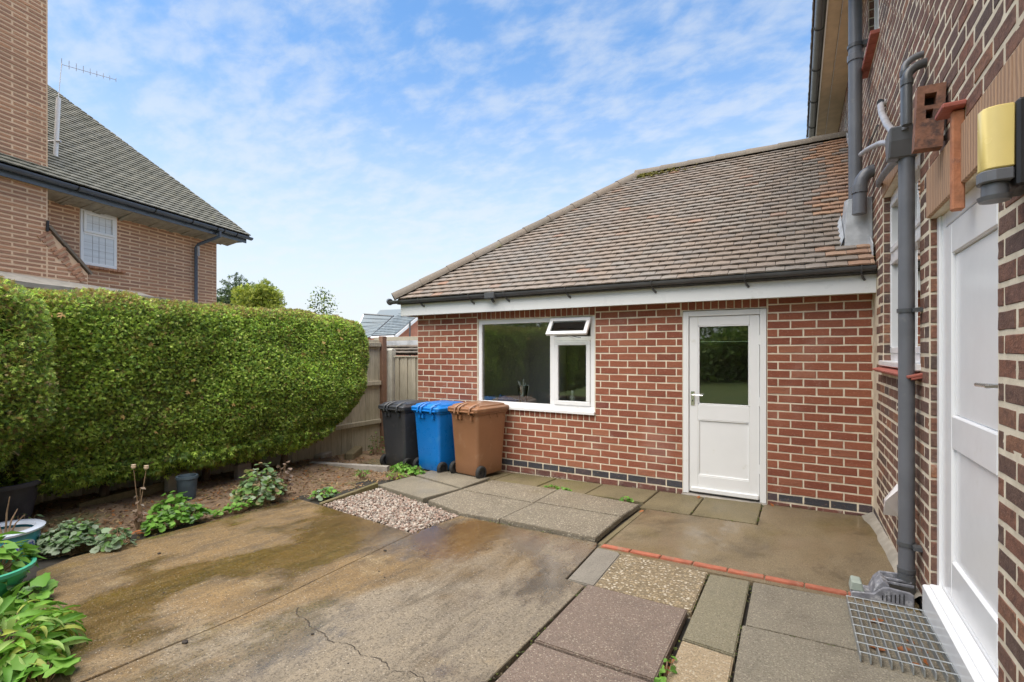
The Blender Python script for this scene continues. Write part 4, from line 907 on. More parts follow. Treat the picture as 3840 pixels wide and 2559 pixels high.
# terracotta brick with holes hung on the wall
t_ = thing('hanging_brick', (-.05, -2.74, 2.9), 'rough brown clay brick with a square hole hung above the side door', 'brick')
zt_, zb_ = 2.91, 2.60; FH = Matrix.Translation((0, -2.70, 0)) @ Matrix.Rotation(R(3), 4, 'Y'); 
FH = Matrix.Translation((-.075, -2.70, 2.71)) @ Matrix.Rotation(R(2.5), 4, 'Y') @ Matrix.Translation((.075, 0, -2.71))
m = MB(FH); wall_core(m, -.128, -.018, zb_, zt_, [(-.098, -.052, 2.81, 2.87), (-.090, -.062, 2.745, 2.79)], 0, .065)
import bmesh as _b
m.out('clay_body', 'clay', t_)
m = MB(FH); m.box(-.12, -.02, .066, .085, zb_+.01, zt_-.01); m.box(-.035, .0, .03, .05, 2.64, 2.66); m.box(-.035, .03, .03, .05, 2.80, 2.82); m.out('backing', 'debris', t_)
# wall light
t_ = thing('security_light', (-.05, -3.63, 2.12), 'yellow lensed security light with black body over the side door', 'light')
m = MB(FM); m.box(3.60, 3.755, -.058, .0, 2.10, 2.37); m.out('light_body', 'black', t_, bevel=.008)
m = MB(FM); poly = [(3.745, -.059), (3.745, -.10), (3.738, -.12), (3.725, -.132), (3.70, -.136), (3.675, -.13), (3.665, -.11), (3.665, -.059)]
m.prism(poly, 'z', 2.165, 2.362); m.out('lens', 'yellow', t_, smooth=True, bevel=.004)
m = MB(FM); m.prism([(u+.002, v*1.03) for u, v in poly], 'z', 2.125, 2.163); m.out('lens_cap', 'pipe', t_, bevel=.004)
m = MB(FM); m.tube([(3.70, -.095, 2.123), (3.70, -.095, 2.085)], .033, 20); m.tube([(3.70, -.095, 2.085), (3.70, -.095, 2.071)], [.043, .038], 20); m.out('sensor', 'pipe', t_, smooth=True)

# ------------------------------------------------------------------ neighbouring house on the left
NA = math.atan2(.963, -.269); FN = frame((-12.95, .9, 0), NA)
nb = link('neighbour_house', None, M=FN, label='neighbouring house of pale red brick with big chimney and mossy brown tiled roof', cat='house')
NW = (-3.03, -2.37, 3.23, 4.27)
m = MB(FN); wall_core(m, -7.5, 0, -1, 4.30, [NW], 0, .25); wallN = m.out('wall', 'mortar_pink', nb)
m = MB(FN); m.box(-.25, 0, .25, 7, -1, 4.3); m.box(-7.5, -7.25, .25, 7, -1, 4.3); m.box(-7.5, 0, 7, 7.25, -1, 4.3); m.out('far_walls', 'brick_neigh', nb)
Ms = bricks(FN, -3.75, 0, 2.0, 4.27, .0705, .40, [NW], phase=.1, gap=.027, proud=.018, zoff=2.0)
pieces(wallN, 'brick', Ms, BV, 'brick_neigh')
# chimney breast (face .40 in front of the wall) with a sloping tumbled shoulder
FC = FN @ Matrix.Translation((0, -.40, 0))
m = MB(FN); m.box(-5.6, -3.79, -.40, .2, -1, 9.6); m.box(-3.79, -3.17, -.40, -.001, -1, 3.0)
m.add([(-3.79, -.40, 3.0), (-3.17, -.40, 3.0), (-3.79, -.40, 3.66), (-3.79, -.001, 3.0), (-3.17, -.001, 3.0), (-3.79, -.001, 3.66)], [(0, 1, 2), (3, 5, 4), (1, 4, 5, 2)])
ch = m.out('chimney', 'mortar_pink', nb)
Ms = bricks(FC, -5.6, -3.80, 2.0, 9.6, .0705, .40, [], phase=.32, gap=.027, proud=.018, zoff=2.0)
Ms += bricks(FC, -3.80, -3.17, 2.0, 3.7, .0705, .40, [], phase=.32, gap=.027, proud=.018, zoff=2.0, keep=lambda u, z: z < 3.62-(u+3.8)*1.05-.12)
pieces(ch, 'brick', Ms, BV, 'brick_neigh')
Ms = []
for g in range(3):
    for k in range(4):
        c0 = -3.74+.22*g+.035*k; zc = 3.55-.235*g-.07*k+.03
        Ms.append(FC @ Matrix.Translation((c0-.10+.01*k, .005, zc-.02)) @ Matrix.Rotation(R(-38), 4, 'Y') @ Matrix.Diagonal((.23-.045*k, .024, .042, 1)))
pieces(ch, 'tumbled_brick', Ms, BV, 'brick_neigh')
Ms = [Matrix.Translation((0, 0, 0))]
m = MB(FN); d = Vector((.62, 0, -.66)).normalized()
for q in range(3):
    a = Vector((-3.80, -.44, 3.70))+d*(.32*q); b = a+d*.33
    m = MB(FN); n_ = Vector((.66, 0, .62)).normalized(); o = Vector((0, .46, 0))
    m.add([a, b, b+n_*.035, a+n_*.05, a+o, b+o, b+o+n_*.035, a+o+n_*.05], [(0, 1, 2, 3), (4, 7, 6, 5), (0, 4, 5, 1), (3, 2, 6, 7), (0, 3, 7, 4), (1, 5, 6, 2)]).out('shoulder_tile', 'ridge', ch)
m = MB(FN); m.tube([(-3.81, -.42, 3.62), (-3.80, -.42, 3.80)], .02, 6).out('shoulder_hook', 'black', ch)
# window with blinds
m = MB(FN); frame_rect(m, NW[0]+.004, NW[1]-.004, NW[2], NW[3], .055, -.01, .06); m.box(NW[0]+.06, NW[1]-.06, -.01, .06, 3.80, 3.85)
nw = m.out('window', 'upvc', nb, bevel=.004, label='white window with leaded panes and blinds')
m = MB(FN); frame_rect(m, NW[0]+.05, NW[1]-.05, 3.84, 4.23, .05, -.03, .03); m.out('top_sash', 'upvc', nw, bevel=.004)
m = MB(FN); m.box(NW[0]+.10, NW[1]-.10, -.004, .0, 3.885, 4.18); m.out('pane', 'blind_glass', nw)
m = MB(FN); m.box(NW[0]+.06, NW[1]-.06, .0, .004, 3.286, 3.80); m.out('pane', 'blind_glass', nw)
m = MB(FN)
for q in (.25, .5, .75):
    u = NW[0]+.10+.46*q; m.box(u-.004, u+.004, -.006, -.0045, 3.885, 4.18); m.box(u-.004, u+.004, -.003, -.001, 3.286, 3.80)
for z in (4.03,): m.box(NW[0]+.10, NW[1]-.10, -.008, -.0065, z-.004, z+.004)
for z in (3.40, 3.53, 3.66): m.box(NW[0]+.06, NW[1]-.06, -.0045, -.0035, z-.003, z+.003)
m.out('glazing_lead', 'pipe_light', nw)
for q in range(9):
    u = NW[0]+.03+q*.085; m = MB(FN); m.box(u, u+.08, -.07, .02, 3.175, 3.215); m.out('sill_tile', 'brick_neigh', nb, bevel=.006)
# roof
nEX, nEY, nEZ = .50, -.50, 4.50; TN = math.tan(R(45.5)); RN = 4.0
def NP(a, b, c): return FN @ Vector((a, b, c))
m = MB(FN); e = nEX; D_ = 8.0
m.add([(-8, nEY, nEZ), (e, nEY, nEZ), (e-RN, nEY+RN, nEZ+RN*TN), (-8, nEY+RN, nEZ+RN*TN), (e, nEY+2*RN, nEZ), (-8, nEY+2*RN, nEZ)], [(0, 1, 2, 3), (1, 4, 2), (3, 2, 4, 5), (0, 5, 4, 1), (0, 3, 5)])
roofN = m.out('roof', 'dark', nb)
Ru = FN.to_3x3(); Un = Ru @ Vector((1, 0, 0)); Vn = Ru @ Vector((0, math.cos(R(45.5)), math.sin(R(45.5)))); Nn = Un.cross(Vn)
cN = math.cos(R(45.5))
Ms = tiles(NP(nEX, nEY-.04, nEZ), Un, Vn, Nn, RN/cN, .10, .22, lambda v: (-5.2, -v*cN+.02), lap=1.3, th=.02)
pieces(roofN, 'roof_tile', [M for M in Ms], TV, 'tile_neigh')
Un2 = Ru @ Vector((0, 1, 0)); Vn2 = Ru @ Vector((-cN, 0, math.sin(R(45.5)))); Nn2 = Un2.cross(Vn2)
Ms = tiles(NP(nEX+.03, nEY, nEZ), Un2, Vn2, Nn2, RN/cN, .12, .24, lambda v: (v*cN, 2*RN-v*cN), lap=1.3, th=.02); merged(roofN, 'hip_end_tiles', Ms, TV, 'tile_neigh')
Ms = []
for i in range(54):                                       # bonnet tiles stepping up the hip
    a = i*.075; p = NP(nEX-a, nEY+a, nEZ+a*TN+.02)
    X_ = (Un+Ru @ Vector((0, -1, 0))).normalized(); Z_ = Vector((0, 0, 1)); Y_ = Z_.cross(X_)
    Ms.append(Matrix(((Y_.x, -X_.x, 0, p.x), (Y_.y, -X_.y, 0, p.y), (0, 0, 1, p.z), (0, 0, 0, 1))) @ Matrix.Rotation(R(18), 4, 'X') @ Matrix.Diagonal((.20, .16, .03, 1)))
pieces(roofN, 'bonnet_tile', Ms, TV, 'tile_neigh')
link('lime_patch', mesh('lime_patch', [NP(-2.58, nEY+.22, nEZ+.22*TN+.05), NP(-2.25, nEY+.20, nEZ+.20*TN+.05), NP(-2.27, nEY+.24, nEZ+.24*TN+.05), NP(-2.55, nEY+.27, nEZ+.27*TN+.05)], [(0, 1, 2, 3)]), 'soffit', roofN)
# eaves with crumbling render, gutter and downpipe
m = MB(FN)
n = 60
for i in range(n):
    u0_, u1_ = -3.78+4.10*i/n, -3.78+4.10*(i+1)/n+.0; d_ = 4.27-.06*max(0, mn.noise((i*.45, 0, 7)))-.02*random.random()
    m.add([(u0_, -.44, 4.36), (u1_, -.44, 4.36), (u1_, -.004, d_), (u0_, -.004, d_), (u0_, -.44, 4.40), (u1_, -.44, 4.40), (u1_, -.0, 4.5), (u0_, 0, 4.5)], [(0, 3, 2, 1), (4, 5, 6, 7), (0, 1, 5, 4), (3, 7, 6, 2), (0, 4, 7, 3), (1, 2, 6, 5)])
m.out('soffit', 'cement', nb)
m = MB(FN); m.box(-7.5, .44, -.47, -.45, 4.33, 4.49); m.box(.30, .34, -.44, 6.9, 4.33, 4.48); m.out('fascia', 'gutter_blue', nb)
g_n = gutter(nb, NP(-7.5, -.545, 4.475), NP(.52, -.545, 4.475), .065, 'gutter_blue')
for u in (-3.45, -2.05, -1.20, -.55, -.36, .02):
    MB(FN).tube([(u, -.545-.071*math.cos(a), 4.475-.071*math.sin(a)) for a in [math.pi*k/8 for k in range(9)]], .012, 6).out('gutter_clip', 'black', nb)
m = MB(FN); m.tube([(-.44, -.545, 4.42), (-.44, -.54, 4.30), (-.50, -.36, 4.22), (-.62, -.12, 4.10), (-.64, -.07, 4.02), (-.64, -.07, 1.0)], .036, 12)
m.out('downpipe', 'gutter_blue', nb, smooth=True)
m = MB(FN); m.tube([(-.62, -.11, 4.05), (-.62, -.11, 3.83)], .030, 10).out('pipe_shoe', 'pipe_light', nb, smooth=True)
m = MB(FN); m.box(-5.6, -2.3, -1.3, -.405, 2.55, 2.62); m.add([(-5.6, -.405, 2.84), (-2.3, -.405, 2.74), (-2.3, -1.2, 2.58), (-5.6, -1.2, 2.66), (-5.6, -.405, 2.89), (-2.3, -.405, 2.78), (-2.3, -.55, 2.76), (-5.6, -.55, 2.86)], [(0, 1, 2, 3), (4, 5, 6, 7), (7, 6, 2, 3)])
m.out('lean_to_flashing', 'cement', nb, label='pale lead flashing over a lean-to roof showing above the hedge')
# aerial on the neighbour's roof
ae = thing('roof_aerial', NP(-3.44, 0, 4.9), 'white aerial mast rising against the neighbouring tiled roof', 'aerial')
base = NP(-3.44, -.02, 4.93); top = NP(-3.39, -.02, 6.12); tt = NP(-3.34, -.02, 6.78); e2 = NP(-2.40, -.02, 6.98)
MB().tube([base, top], .035, 10).out('mast', 'upvc', ae, smooth=True)
MB().tube([top, tt], .006, 6).out('thin_mast', 'upvc', ae)
MB().tube([tt-Vector((.0, .0, .03)), e2], .005, 6).out('boom', 'pipe_light', ae)
for q in range(9):
    c = tt.lerp(e2, q/8); w_ = .16*(1-q*.06); MB().tube([c+Vector((0, 0, -w_/2)), c+Vector((0, 0, w_/2))], .005, 5).out('element', 'pipe_light', ae)
for dz in (.05, .40): MB().tube([base+Vector((-.18, -.1, dz)), base+Vector((.08, .05, dz))], .02, 6).out('bracket', 'pipe_light', ae)

# ------------------------------------------------------------------ fences
def board_mesh(w, h, th=.016):
    vs = [(-w/2, -th/2, 0), (w/2, -th/2, 0), (w/2, th/2, 0), (-w/2, th/2, 0), (-w/2, -th/2, h), (w/2, -th*.9, h), (w/2, th/2, h), (-w/2, th/2, h)]
    return mesh('fence_board', vs, [(0, 3, 2, 1), (4, 5, 6, 7), (0, 1, 5, 4), (1, 2, 6, 5), (2, 3, 7, 6), (3, 0, 4, 7)])
fen = thing('boundary_fence', (-7.0, -3, -.1), 'weathered grey board fence with three rails behind the hedge and bins', 'fence')
bm_ = board_mesh(.098, 1.95); bm_.materials.append(MAT['fence'])
y = .50
while y > -7.2:
    z0 = GZ(-7, y)-.02
    link('fence_board', bm_, None, fen, M=Matrix.Translation((-7.03+random.uniform(-.004, .004), y, z0)) @ Matrix.Rotation(R(90), 4, 'Z') @ Matrix.Rotation(random.uniform(-.006, .006), 4, 'Y')); y -= .101
for z in (.38, 1.05, 1.72):
    m = MB(); m.box(-7.018, -6.96, -7.2, .46, z-.035, z+.035); m.out('rail', 'fence', fen, bevel=.004)
for yy in (.53, -1.85, -4.2, -6.5): m = MB(); m.box(-7.05, -6.95, yy-.05, yy+.05, -.3, 1.87); m.out('fence_post', 'post', fen, bevel=.004)
gate = thing('board_fence', (-6.3, .66, -.1), 'narrow fence of upright boards between concrete post and brick extension', 'fence')
gb = board_mesh(.10, 1.60, .03); gb.materials.append(MAT['fence'])
for i in range(12): link('fence_board', gb, None, gate, M=Matrix.Translation((-6.80+i*.098, .70+.008*(i % 2), -.10)) @ Matrix.Rotation(random.uniform(-.006, .006), 4, 'Y'))
m = MB(); m.box(-6.86, -5.7, .66, .72, 1.50, 1.525); m.out('capping', 'fence', gate)
cp = thing('concrete_post', (-6.93, .68, -.2), 'pale concrete post between the two fences', 'post')
m = MB(); m.box(-7.0, -6.88, .62, .74, -.3, 1.62); m.add([(-7.0, .62, 1.62), (-6.88, .62, 1.62), (-6.88, .74, 1.62), (-7.0, .74, 1.62), (-7.0, .66, 1.66), (-6.88, .66, 1.66)], [(0, 1, 5, 4), (1, 2, 5), (2, 3, 4, 5), (3, 0, 4)]); m.out('post', 'concrete_post', cp, bevel=.008)
out_ = thing('outhouse', (-7, 1.9, -.2), 'low outhouse roof with brown tiles and pale flashing behind the fence', 'shed')
rr_ = thing('dummy', (0, 0, 0), '', ''); bpy.data.objects.remove(rr_)
m = MB(); m.box(-8.6, -5.75, 1.55, 3.6, -.3, 1.5); wl = m.out('wall', 'brick_red', out_)
U4 = Vector((1, 0, 0)); a4 = math.atan2(.19, .5); V4 = Vector((0, math.cos(a4), math.sin(a4))); N4 = U4.cross(V4)
m = MB(); m.add([(-8.7, 1.40, 1.53), (-5.76, 1.40, 1.53), (-5.76, 1.92, 1.72), (-8.7, 1.92, 1.72)], [(0, 1, 2, 3)]); rf = m.out('roof', 'dark', out_)
pieces(rf, 'roof_tile', tiles(Vector((-8.7, 1.38, 1.54)), U4, V4, N4, .50, .17, .19, lambda v: (.0, 2.93), lap=1.2, th=.016), TV, 'ridge')
m = MB(); m.box(-8.7, -5.76, 1.90, 1.95, 1.715, 1.83); m.out('flashing', 'lead', out_, bevel=.004)
m = MB(); m.box(-8.7, -5.76, 1.96, 2.02, 1.835, 1.915); m.out('timber_board', 'fence', out_, bevel=.004)

# ------------------------------------------------------------------ wheelie bins
def rr_ring(hx, hy, r, z, n=5, cx_=0, cy_=0):
    pts = []
    for qx, qy, a0 in ((1, 1, 0), (-1, 1, 90), (-1, -1, 180), (1, -1, 270)):
        for k in range(n+1):
            a = R(a0+90*k/n); pts.append((cx_+qx*(hx-r)+r*math.cos(a), cy_+qy*(hy-r)+r*math.sin(a), z))
    return pts
def loft(m, rings, cap0=True, cap1=True):
    n = len(rings[0]); vs = [p for r_ in rings for p in r_]; fs = []
    for i in range(len(rings)-1):
        for k in range(n): k2 = (k+1) % n; fs.append((i*n+k, i*n+k2, (i+1)*n+k2, (i+1)*n+k))
    if cap0: fs.append(tuple(range(n))[::-1])
    if cap1: fs.append(tuple((len(rings)-1)*n+k for k in range(n)))
    return m.add(vs, fs)
def wheelie_bin(loc, rot, mat, label, H=.95, WX=.27, WY=.325):
    o = thing('wheelie_bin', loc, label, 'wheelie bin', 'three wheelie bins against the extension wall', rot)
    m = MB(); 
    loft(m, [rr_ring(WX*.76, WY*.72, .03, .035), rr_ring(WX*.79, WY*.75, .04, .05), rr_ring(WX*.80, WY*.78, .045, .20), rr_ring(WX*.90, WY*.90, .05, H*.82), rr_ring(WX*.915, WY*.92, .05, H*.86), rr_ring(WX*.96, WY*.96, .05, H*.87), rr_ring(WX*.97, WY*.97, .05, H*.915), rr_ring(WX*.93, WY*.93, .05, H*.92)])
    body = m.out('bin_body', mat, o, smooth=True, local=True)
    m = MB()                                              # raised panel seam and ribs on the hinge side
    m.prism([(-WX*.80, .06), (-WX*.74, .06), (-WX*.80, H*.84), (-WX*.86, H*.84)], 'y', -WY*.93, -WY*.72)
    m = MB()
    loft(m, [rr_ring(WX*1.00, WY*1.02, .05, H*.895), rr_ring(WX*1.02, WY*1.04, .05, H*.905), rr_ring(WX*1.02, WY*1.04, .05, H*.945), rr_ring(WX*.98, WY*1.0, .05, H*.958), rr_ring(WX*.90, WY*.90, .05, H*.965), rr_ring(WX*.86, WY*.86, .05, H*.985), rr_ring(WX*.70, WY*.70, .05, H*1.0), rr_ring(WX*.30, WY*.30, .03, H*1.012)])
    lid = m.out('lid', mat, o, smooth=True, local=True)
    for fx in (-.34, -.10, .62):                          # hinge arms
        x = WX*fx; m = MB(); m.tube([(x-.012, -WY*.96, H*.84), (x-.008, -WY*1.10, H*.885), (x, -WY*1.09, H*.955), (x+.02, -WY*.92, H*.995), (x+.05, -WY*.68, H*1.02)], [.010, .016, .016, .012, .006], 8, sq=.8)
        m.box(x-.018, x+.012, -WY*1.02, -WY*.92, H*.80, H*.86); m.out('hinge_arm', mat, o, smooth=True, local=True)
    m = MB(); m.tube([(-WX*.8, -WY*1.05, H*.905), (WX*.85, -WY*1.05, H*.905)], .011, 8); m.out('handle_bar', mat, o, smooth=True, local=True)
    for k in range(3):
        m = MB(); x = WX*(.955); m.prism([(-.05+k*.14-.012, H*.87), (-.05+k*.14+.012, H*.87), (-.05+k*.14, H*.81)], 'x', x-.05, x-.004); m.out('rim_rib', mat, o, local=True)
    for s_ in (-1, 1):
        xw = s_*(WX*.88); yw = -WY*.66; rw = .088
        m = MB(); Mw = Matrix.Translation((xw, yw, rw)) @ Matrix.Rotation(R(90), 4, 'Y')
        m.lathe([(.050, -.025), (.076, -.027), (.086, -.018), (.088, 0), (.086, .018), (.076, .027), (.050, .025)], n=24, M=Mw); wh = m.out('wheel', 'rubber', o, smooth=True, local=True)
        m = MB(); m.lathe([(0, -.02), (.02, -.024), (.02, -.014), (.050, -.018), (.050, .018), (.02, .014), (.02, .024), (0, .02)], n=24, M=Mw); hb = link('hub', mesh('hub', m.v, m.f, smooth=False), 'black', None, local=True); hb.parent = wh
    m = MB(); m.tube([(-WX*.92, -WY*.66, .088), (WX*.92, -WY*.66, .088)], .011, 8); m.out('axle', 'pipe', o, local=True)
    m = MB(); m.box(-.001, .002, -WY*.985, -WY*.98, .1, .1); 
    return o
wheelie_bin((-4.31, -.40, -.035), R(-9), 'bin_brown', 'brown wheelie bin nearest the white window')
wheelie_bin((-4.97, -.37, -.065), R(-7), 'bin_blue', 'bright blue wheelie bin between the black and brown bins')
wheelie_bin((-5.62, -.35, -.085), R(-5), 'bin_black', 'charcoal black wheelie bin beside the fence')

# ------------------------------------------------------------------ metal grating, drain shoe, small things on the patio
gr = thing('metal_grating', (-.18, -2.68, .12), 'galvanised steel grating lying on the slabs by the side door', 'grating')
gx0_, gx1_, gy0_, gy1_ = -.385, -.04, -3.03, -2.345
MgT = Matrix.Translation((0, 0, 0))
def gp_(x, y): return GZ(x, y)+.012
for i in range(10):
    x = gx0_+(gx1_-gx0_)*i/9
    m = MB(); z0_, z1_ = gp_(x, gy0_-.03), gp_(x, gy1_)
    m.add([(x-.0025, gy0_-.03, z0_), (x+.0025, gy0_-.03, z0_), (x+.0025, gy1_, z1_), (x-.0025, gy1_, z1_), (x-.0025, gy0_-.03, z0_+.032), (x+.0025, gy0_-.03, z0_+.032), (x+.0025, gy1_, z1_+.032), (x-.0025, gy1_, z1_+.032)], [(0, 3, 2, 1), (4, 5, 6, 7), (0, 1, 5, 4), (1, 2, 6, 5), (2, 3, 7, 6), (3, 0, 4, 7)]).out('bearing_bar', 'galv', gr)
for j in range(8):
    y = gy0_+(gy1_-gy0_)*j/7
    MB().tube([(gx0_-.004, y, gp_(gx0_, y)+.0325), (gx1_+.004, y, gp_(gx1_, y)+.0325)], .0035, 6).out('cross_bar', 'galv', gr)
sh = thing('drain_shoe', (-.2, -2.15, .1), 'grey plastic drain cover with slots at the foot of the downpipe', 'drain cover')
zb = .108
m = MB(); m.prism([(-.355, zb), (-.055, zb+.004), (-.055, zb+.078), (-.075, zb+.09), (-.175, zb+.098), (-.20, zb+.092), (-.245, zb+.045), (-.345, zb+.035), (-.355, zb+.03)], 'y', -2.232, -2.216)
m.prism([(-.355, zb), (-.055, zb+.004), (-.055, zb+.03), (-.355, zb+.02)], 'y', -2.216, -2.06)
m.prism([(-.255, zb+.02), (-.19, zb+.02), (-.165, zb+.10), (-.20, zb+.125), (-.23, zb+.09)], 'y', -2.215, -2.05)
m.prism([(-.20, zb+.02), (-.04, zb+.02), (-.04, zb+.135), (-.20, zb+.125)], 'y', -2.06, -2.045)
shb = m.out('shoe_body', 'bracket', sh, bevel=.004)
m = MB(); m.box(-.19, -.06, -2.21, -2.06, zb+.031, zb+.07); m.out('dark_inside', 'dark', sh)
for q in range(2): m = MB(); m.box(-.20, -.045, -2.165+q*.06, -2.150+q*.06, zb+.098, zb+.108); m.out('bar', 'bracket', sh)
for q in range(6): m = MB(); m.box(-.205+.020*q, -.200+.020*q, -2.2335, -2.2318, zb+.018, zb+.048+.006*q); m.out('slot', 'black', sh)
m = MB(); m.prism([(-.36, zb+.03), (-.285, zb+.03), (-.30, zb+.085), (-.35, zb+.088)], 'y', -2.21, -2.11); m.out('loose_block', 'greystone', sh, bevel=.006, label='small grey green block set in the end of the drain cover')
for (x, y, s_) in ((-3.293, -3.149, .014), (-3.208, -4.571, .016), (-4.63, -4.05, .013), (-2.95, -3.5, .007), (-3.05, -3.45, .006), (-3.9, -4.35, .006), (-2.75, -4.2, .009), (-2.40, -4.28, .005)):
    o = link('dark_dropping', SV[0].copy(), None, M=Matrix.Translation((x, y, GZ(x, y)+s_*.4)) @ Matrix.Diagonal((s_*1.3, s_, s_*.5, 1)), label='larger dark dropping on the big concrete slabs' if s_ > .012 else 'tiny dark speck on the pale concrete slab', cat='debris', group='dark specks on the concrete'); o.data.materials.append(MAT['debris'])

# ------------------------------------------------------------------ foliage
def add_foliage(parent, name, P, A, N, sizes, cols, proto, kind='stuff', label=None):
    """numpy scatter: P positions, A axis, N normals, proto (verts, faces)"""
    pv, pf = proto; pv = np.array(pv, dtype=float); n = len(P); k = len(pv)
    A = A/np.linalg.norm(A, axis=1, keepdims=True); X = np.cross(A, N); X /= (np.linalg.norm(X, axis=1, keepdims=True)+1e-9); Z = np.cross(X, A)
    W = P[:, None, :] + sizes[:, None, None]*(pv[None, :, 0:1]*X[:, None, :] + pv[None, :, 1:2]*A[:, None, :] + pv[None, :, 2:3]*Z[:, None, :])
    base = (np.arange(n)*k)
    nf = len(pf); L = [len(f) for f in pf]; assert len(set(L)) == 1; L = L[0]
    fa = np.array(pf)[None] + base[:, None, None]
    me = bpy.data.meshes.new(name); V = W.reshape(-1, 3)
    me.vertices.add(len(V)); me.vertices.foreach_set('co', V.astype(np.float32).ravel())
    loops = fa.reshape(-1); me.loops.add(len(loops)); me.loops.foreach_set('vertex_index', loops.astype(np.int32))
    me.polygons.add(n*nf); me.polygons.foreach_set('loop_start', (np.arange(n*nf)*L).astype(np.int32))
    me.update(calc_edges=True)
    c4 = np.concatenate([cols, np.ones((n, 1))], 1); c4 = np.repeat(c4, nf, axis=0)
    me.attributes.new('col', 'FLOAT_COLOR', 'FACE').data.foreach_set('color', c4.astype(np.float32).ravel())
    me.validate()
    return link(name, me, 'foliage', parent, kind=kind, label=label)
# conifer spray: central blade and paired side blades (quads)
def spray():
    vs = []; fs = []
    def blade(x, y, dx, dy, L, w, z=0):
        nx, ny = -dy, dx; b = len(vs)
        vs.extend([(x, y, z), (x+dx*L*.5+nx*w, y+dy*L*.5+ny*w, z+.04), (x+dx*L, y+dy*L, z-.05), (x+dx*L*.5-nx*w, y+dy*L*.5-ny*w, z)]); fs.append((b, b+1, b+2, b+3))
    blade(0, 0, 0, 1, 1.0, .085)
    for t, s_ in ((.14, 1), (.26, -1), (.52, 1)):
        blade(0, t, s_*.72, .69, .62*(1-t*.5), .10, .02)
    return vs, fs
SPR = spray()
LEAF = ([(0, 0, 0), (.30, .45, .06), (0, 1, -.05), (-.30, .45, .06)], [(0, 1, 2, 3)])
def superell(n, half, e=5, faces_w=None, seed=0):
    r = np.random.default_rng(seed); q = r.uniform(-1, 1, (n, 3)); f = r.choice(6, n, p=faces_w)
    for i, (ax, s_) in enumerate(((0, 1), (0, -1), (1, 1), (1, -1), (2, 1), (2, -1))): q[f == i, ax] = s_
    nr = (np.abs(q)**e).sum(1)**(1/e); p = q/nr[:, None]
    nn_ = np.sign(p)*np.abs(p)**(e-1); return p, nn_
def hedge_warp(p, C_, H_, kind):
    """p in [-1,1]^3 -> world; undercut towards the bottom at the front and ends, gentle lumps"""
    z = C_[2]+p[:, 2]*H_[2]; t = np.clip((1.15-z)/1.05, 0, 1)
    k = (t**1.6)*kind
    x = C_[0]+p[:, 0]*H_[0]; y = C_[1]+p[:, 1]*H_[1]
    y = np.where(p[:, 1] > 0, y - k*1.25*np.clip(p[:, 1], 0, 1)**2, y)
    x = np.where(p[:, 0] > 0, x - k*.42*p[:, 0], x)
    return np.stack([x, y, z], 1)
def hedge(name, C_, H_, n, seed, und, size, label, stems, e=6, topbrown=1.0, core_in=.93):
    base = (C_[0], C_[1], GZ(C_[0], C_[1])); o = thing(name, base, label, 'hedge')
    p, nn_ = superell(n, H_, e, [.46, .04, .17, .05, .24, .04], seed)
    P = hedge_warp(p, C_, H_, und); r = np.random.default_rng(seed+1)
    N = nn_/np.array(H_); N /= np.linalg.norm(N, axis=1, keepdims=True)
    lump = np.array([mn.noise((a*1.3, b*1.3, c*1.3)) for a, b, c in P])*.06 + np.array([mn.noise((a*5, b*5, c*5)) for a, b, c in P])*.045
    P = P + N*(lump[:, None]+r.uniform(-.045, .012, (n, 1)))
    rnd = r.normal(0, 1, (n, 3)); A = N*r.uniform(.25, 1.0, (n, 1)) + rnd*.55 + np.array([0, 0, .15]); up = N + r.normal(0, .6, (n, 3))+np.array([0, 0, .5])
    hz_ = (P[:, 2]-C_[2])/H_[2]
    patch = np.array([mn.noise((a*.9, b*.9, c*1.4)) for a, b, c in P]); patch2 = np.array([mn.noise((a*2.6+9, b*2.6, c*3)) for a, b, c in P])
    g = np.array([(.225, .31, .055), (.13, .215, .045), (.31, .40, .08), (.065, .105, .030), (.37, .41, .13)])
    ci = r.choice(5, n, p=[.36, .27, .16, .14, .07]); c = g[ci]*r.uniform(1.2, 2.7, (n, 1))
    c = c*(1+.5*patch[:, None])
    br = np.array([(.44, .30, .11), (.38, .32, .09), (.27, .19, .10), (.50, .38, .20)])[r.choice(4, n, p=[.25, .4, .25, .1])]*r.uniform(.8, 1.2, (n, 1))
    pb = np.clip((hz_-.80)*3.2, 0, .62)*topbrown + .05 + np.clip(patch2-.25, 0, 1)*.5 + np.where(P[:, 1] > C_[1]+H_[1]*.80, .10, 0)
    m_ = r.random(n) < pb; c[m_] = br[m_]
    sz = size*r.uniform(.6, 1.35, n)
    bot = (hz_ < -.72) & (r.random(n) < .35); sz[bot] *= 2.1; A[bot] += np.array([.35, 0, -.5])
    add_foliage(o, 'foliage', P, A, up, sz, c, SPR)
    # inner twiggy mass
    bm = bmesh.new(); bmesh.ops.create_cube(bm, size=2); bmesh.ops.subdivide_edges(bm, edges=bm.edges, cuts=11, use_grid_fill=True)
    q = np.array([v.co[:] for v in bm.verts]); q = q/((np.abs(q)**e).sum(1)**(1/e))[:, None]
    W = hedge_warp(q*np.array([1-.055/H_[0], 1-.055/H_[1], 1-.06/H_[2]]), C_, H_, und)
    for v, w_ in zip(bm.verts, W): v.co = w_
    me = bpy.data.meshes.new('inner_twigs'); bm.to_mesh(me); bm.free(); link('inner_twigs', me, 'twigs', o)
    for (x, y) in stems:
        m = MB(); z0 = GZ(x, y)-.05; m.tube([(x, y, z0), (x+.03, y+.02, z0+.35), (x-.02, y+.05, .9)], [.05, .04, .03], 8).out('trunk', 'bark', o, smooth=True)
    return o
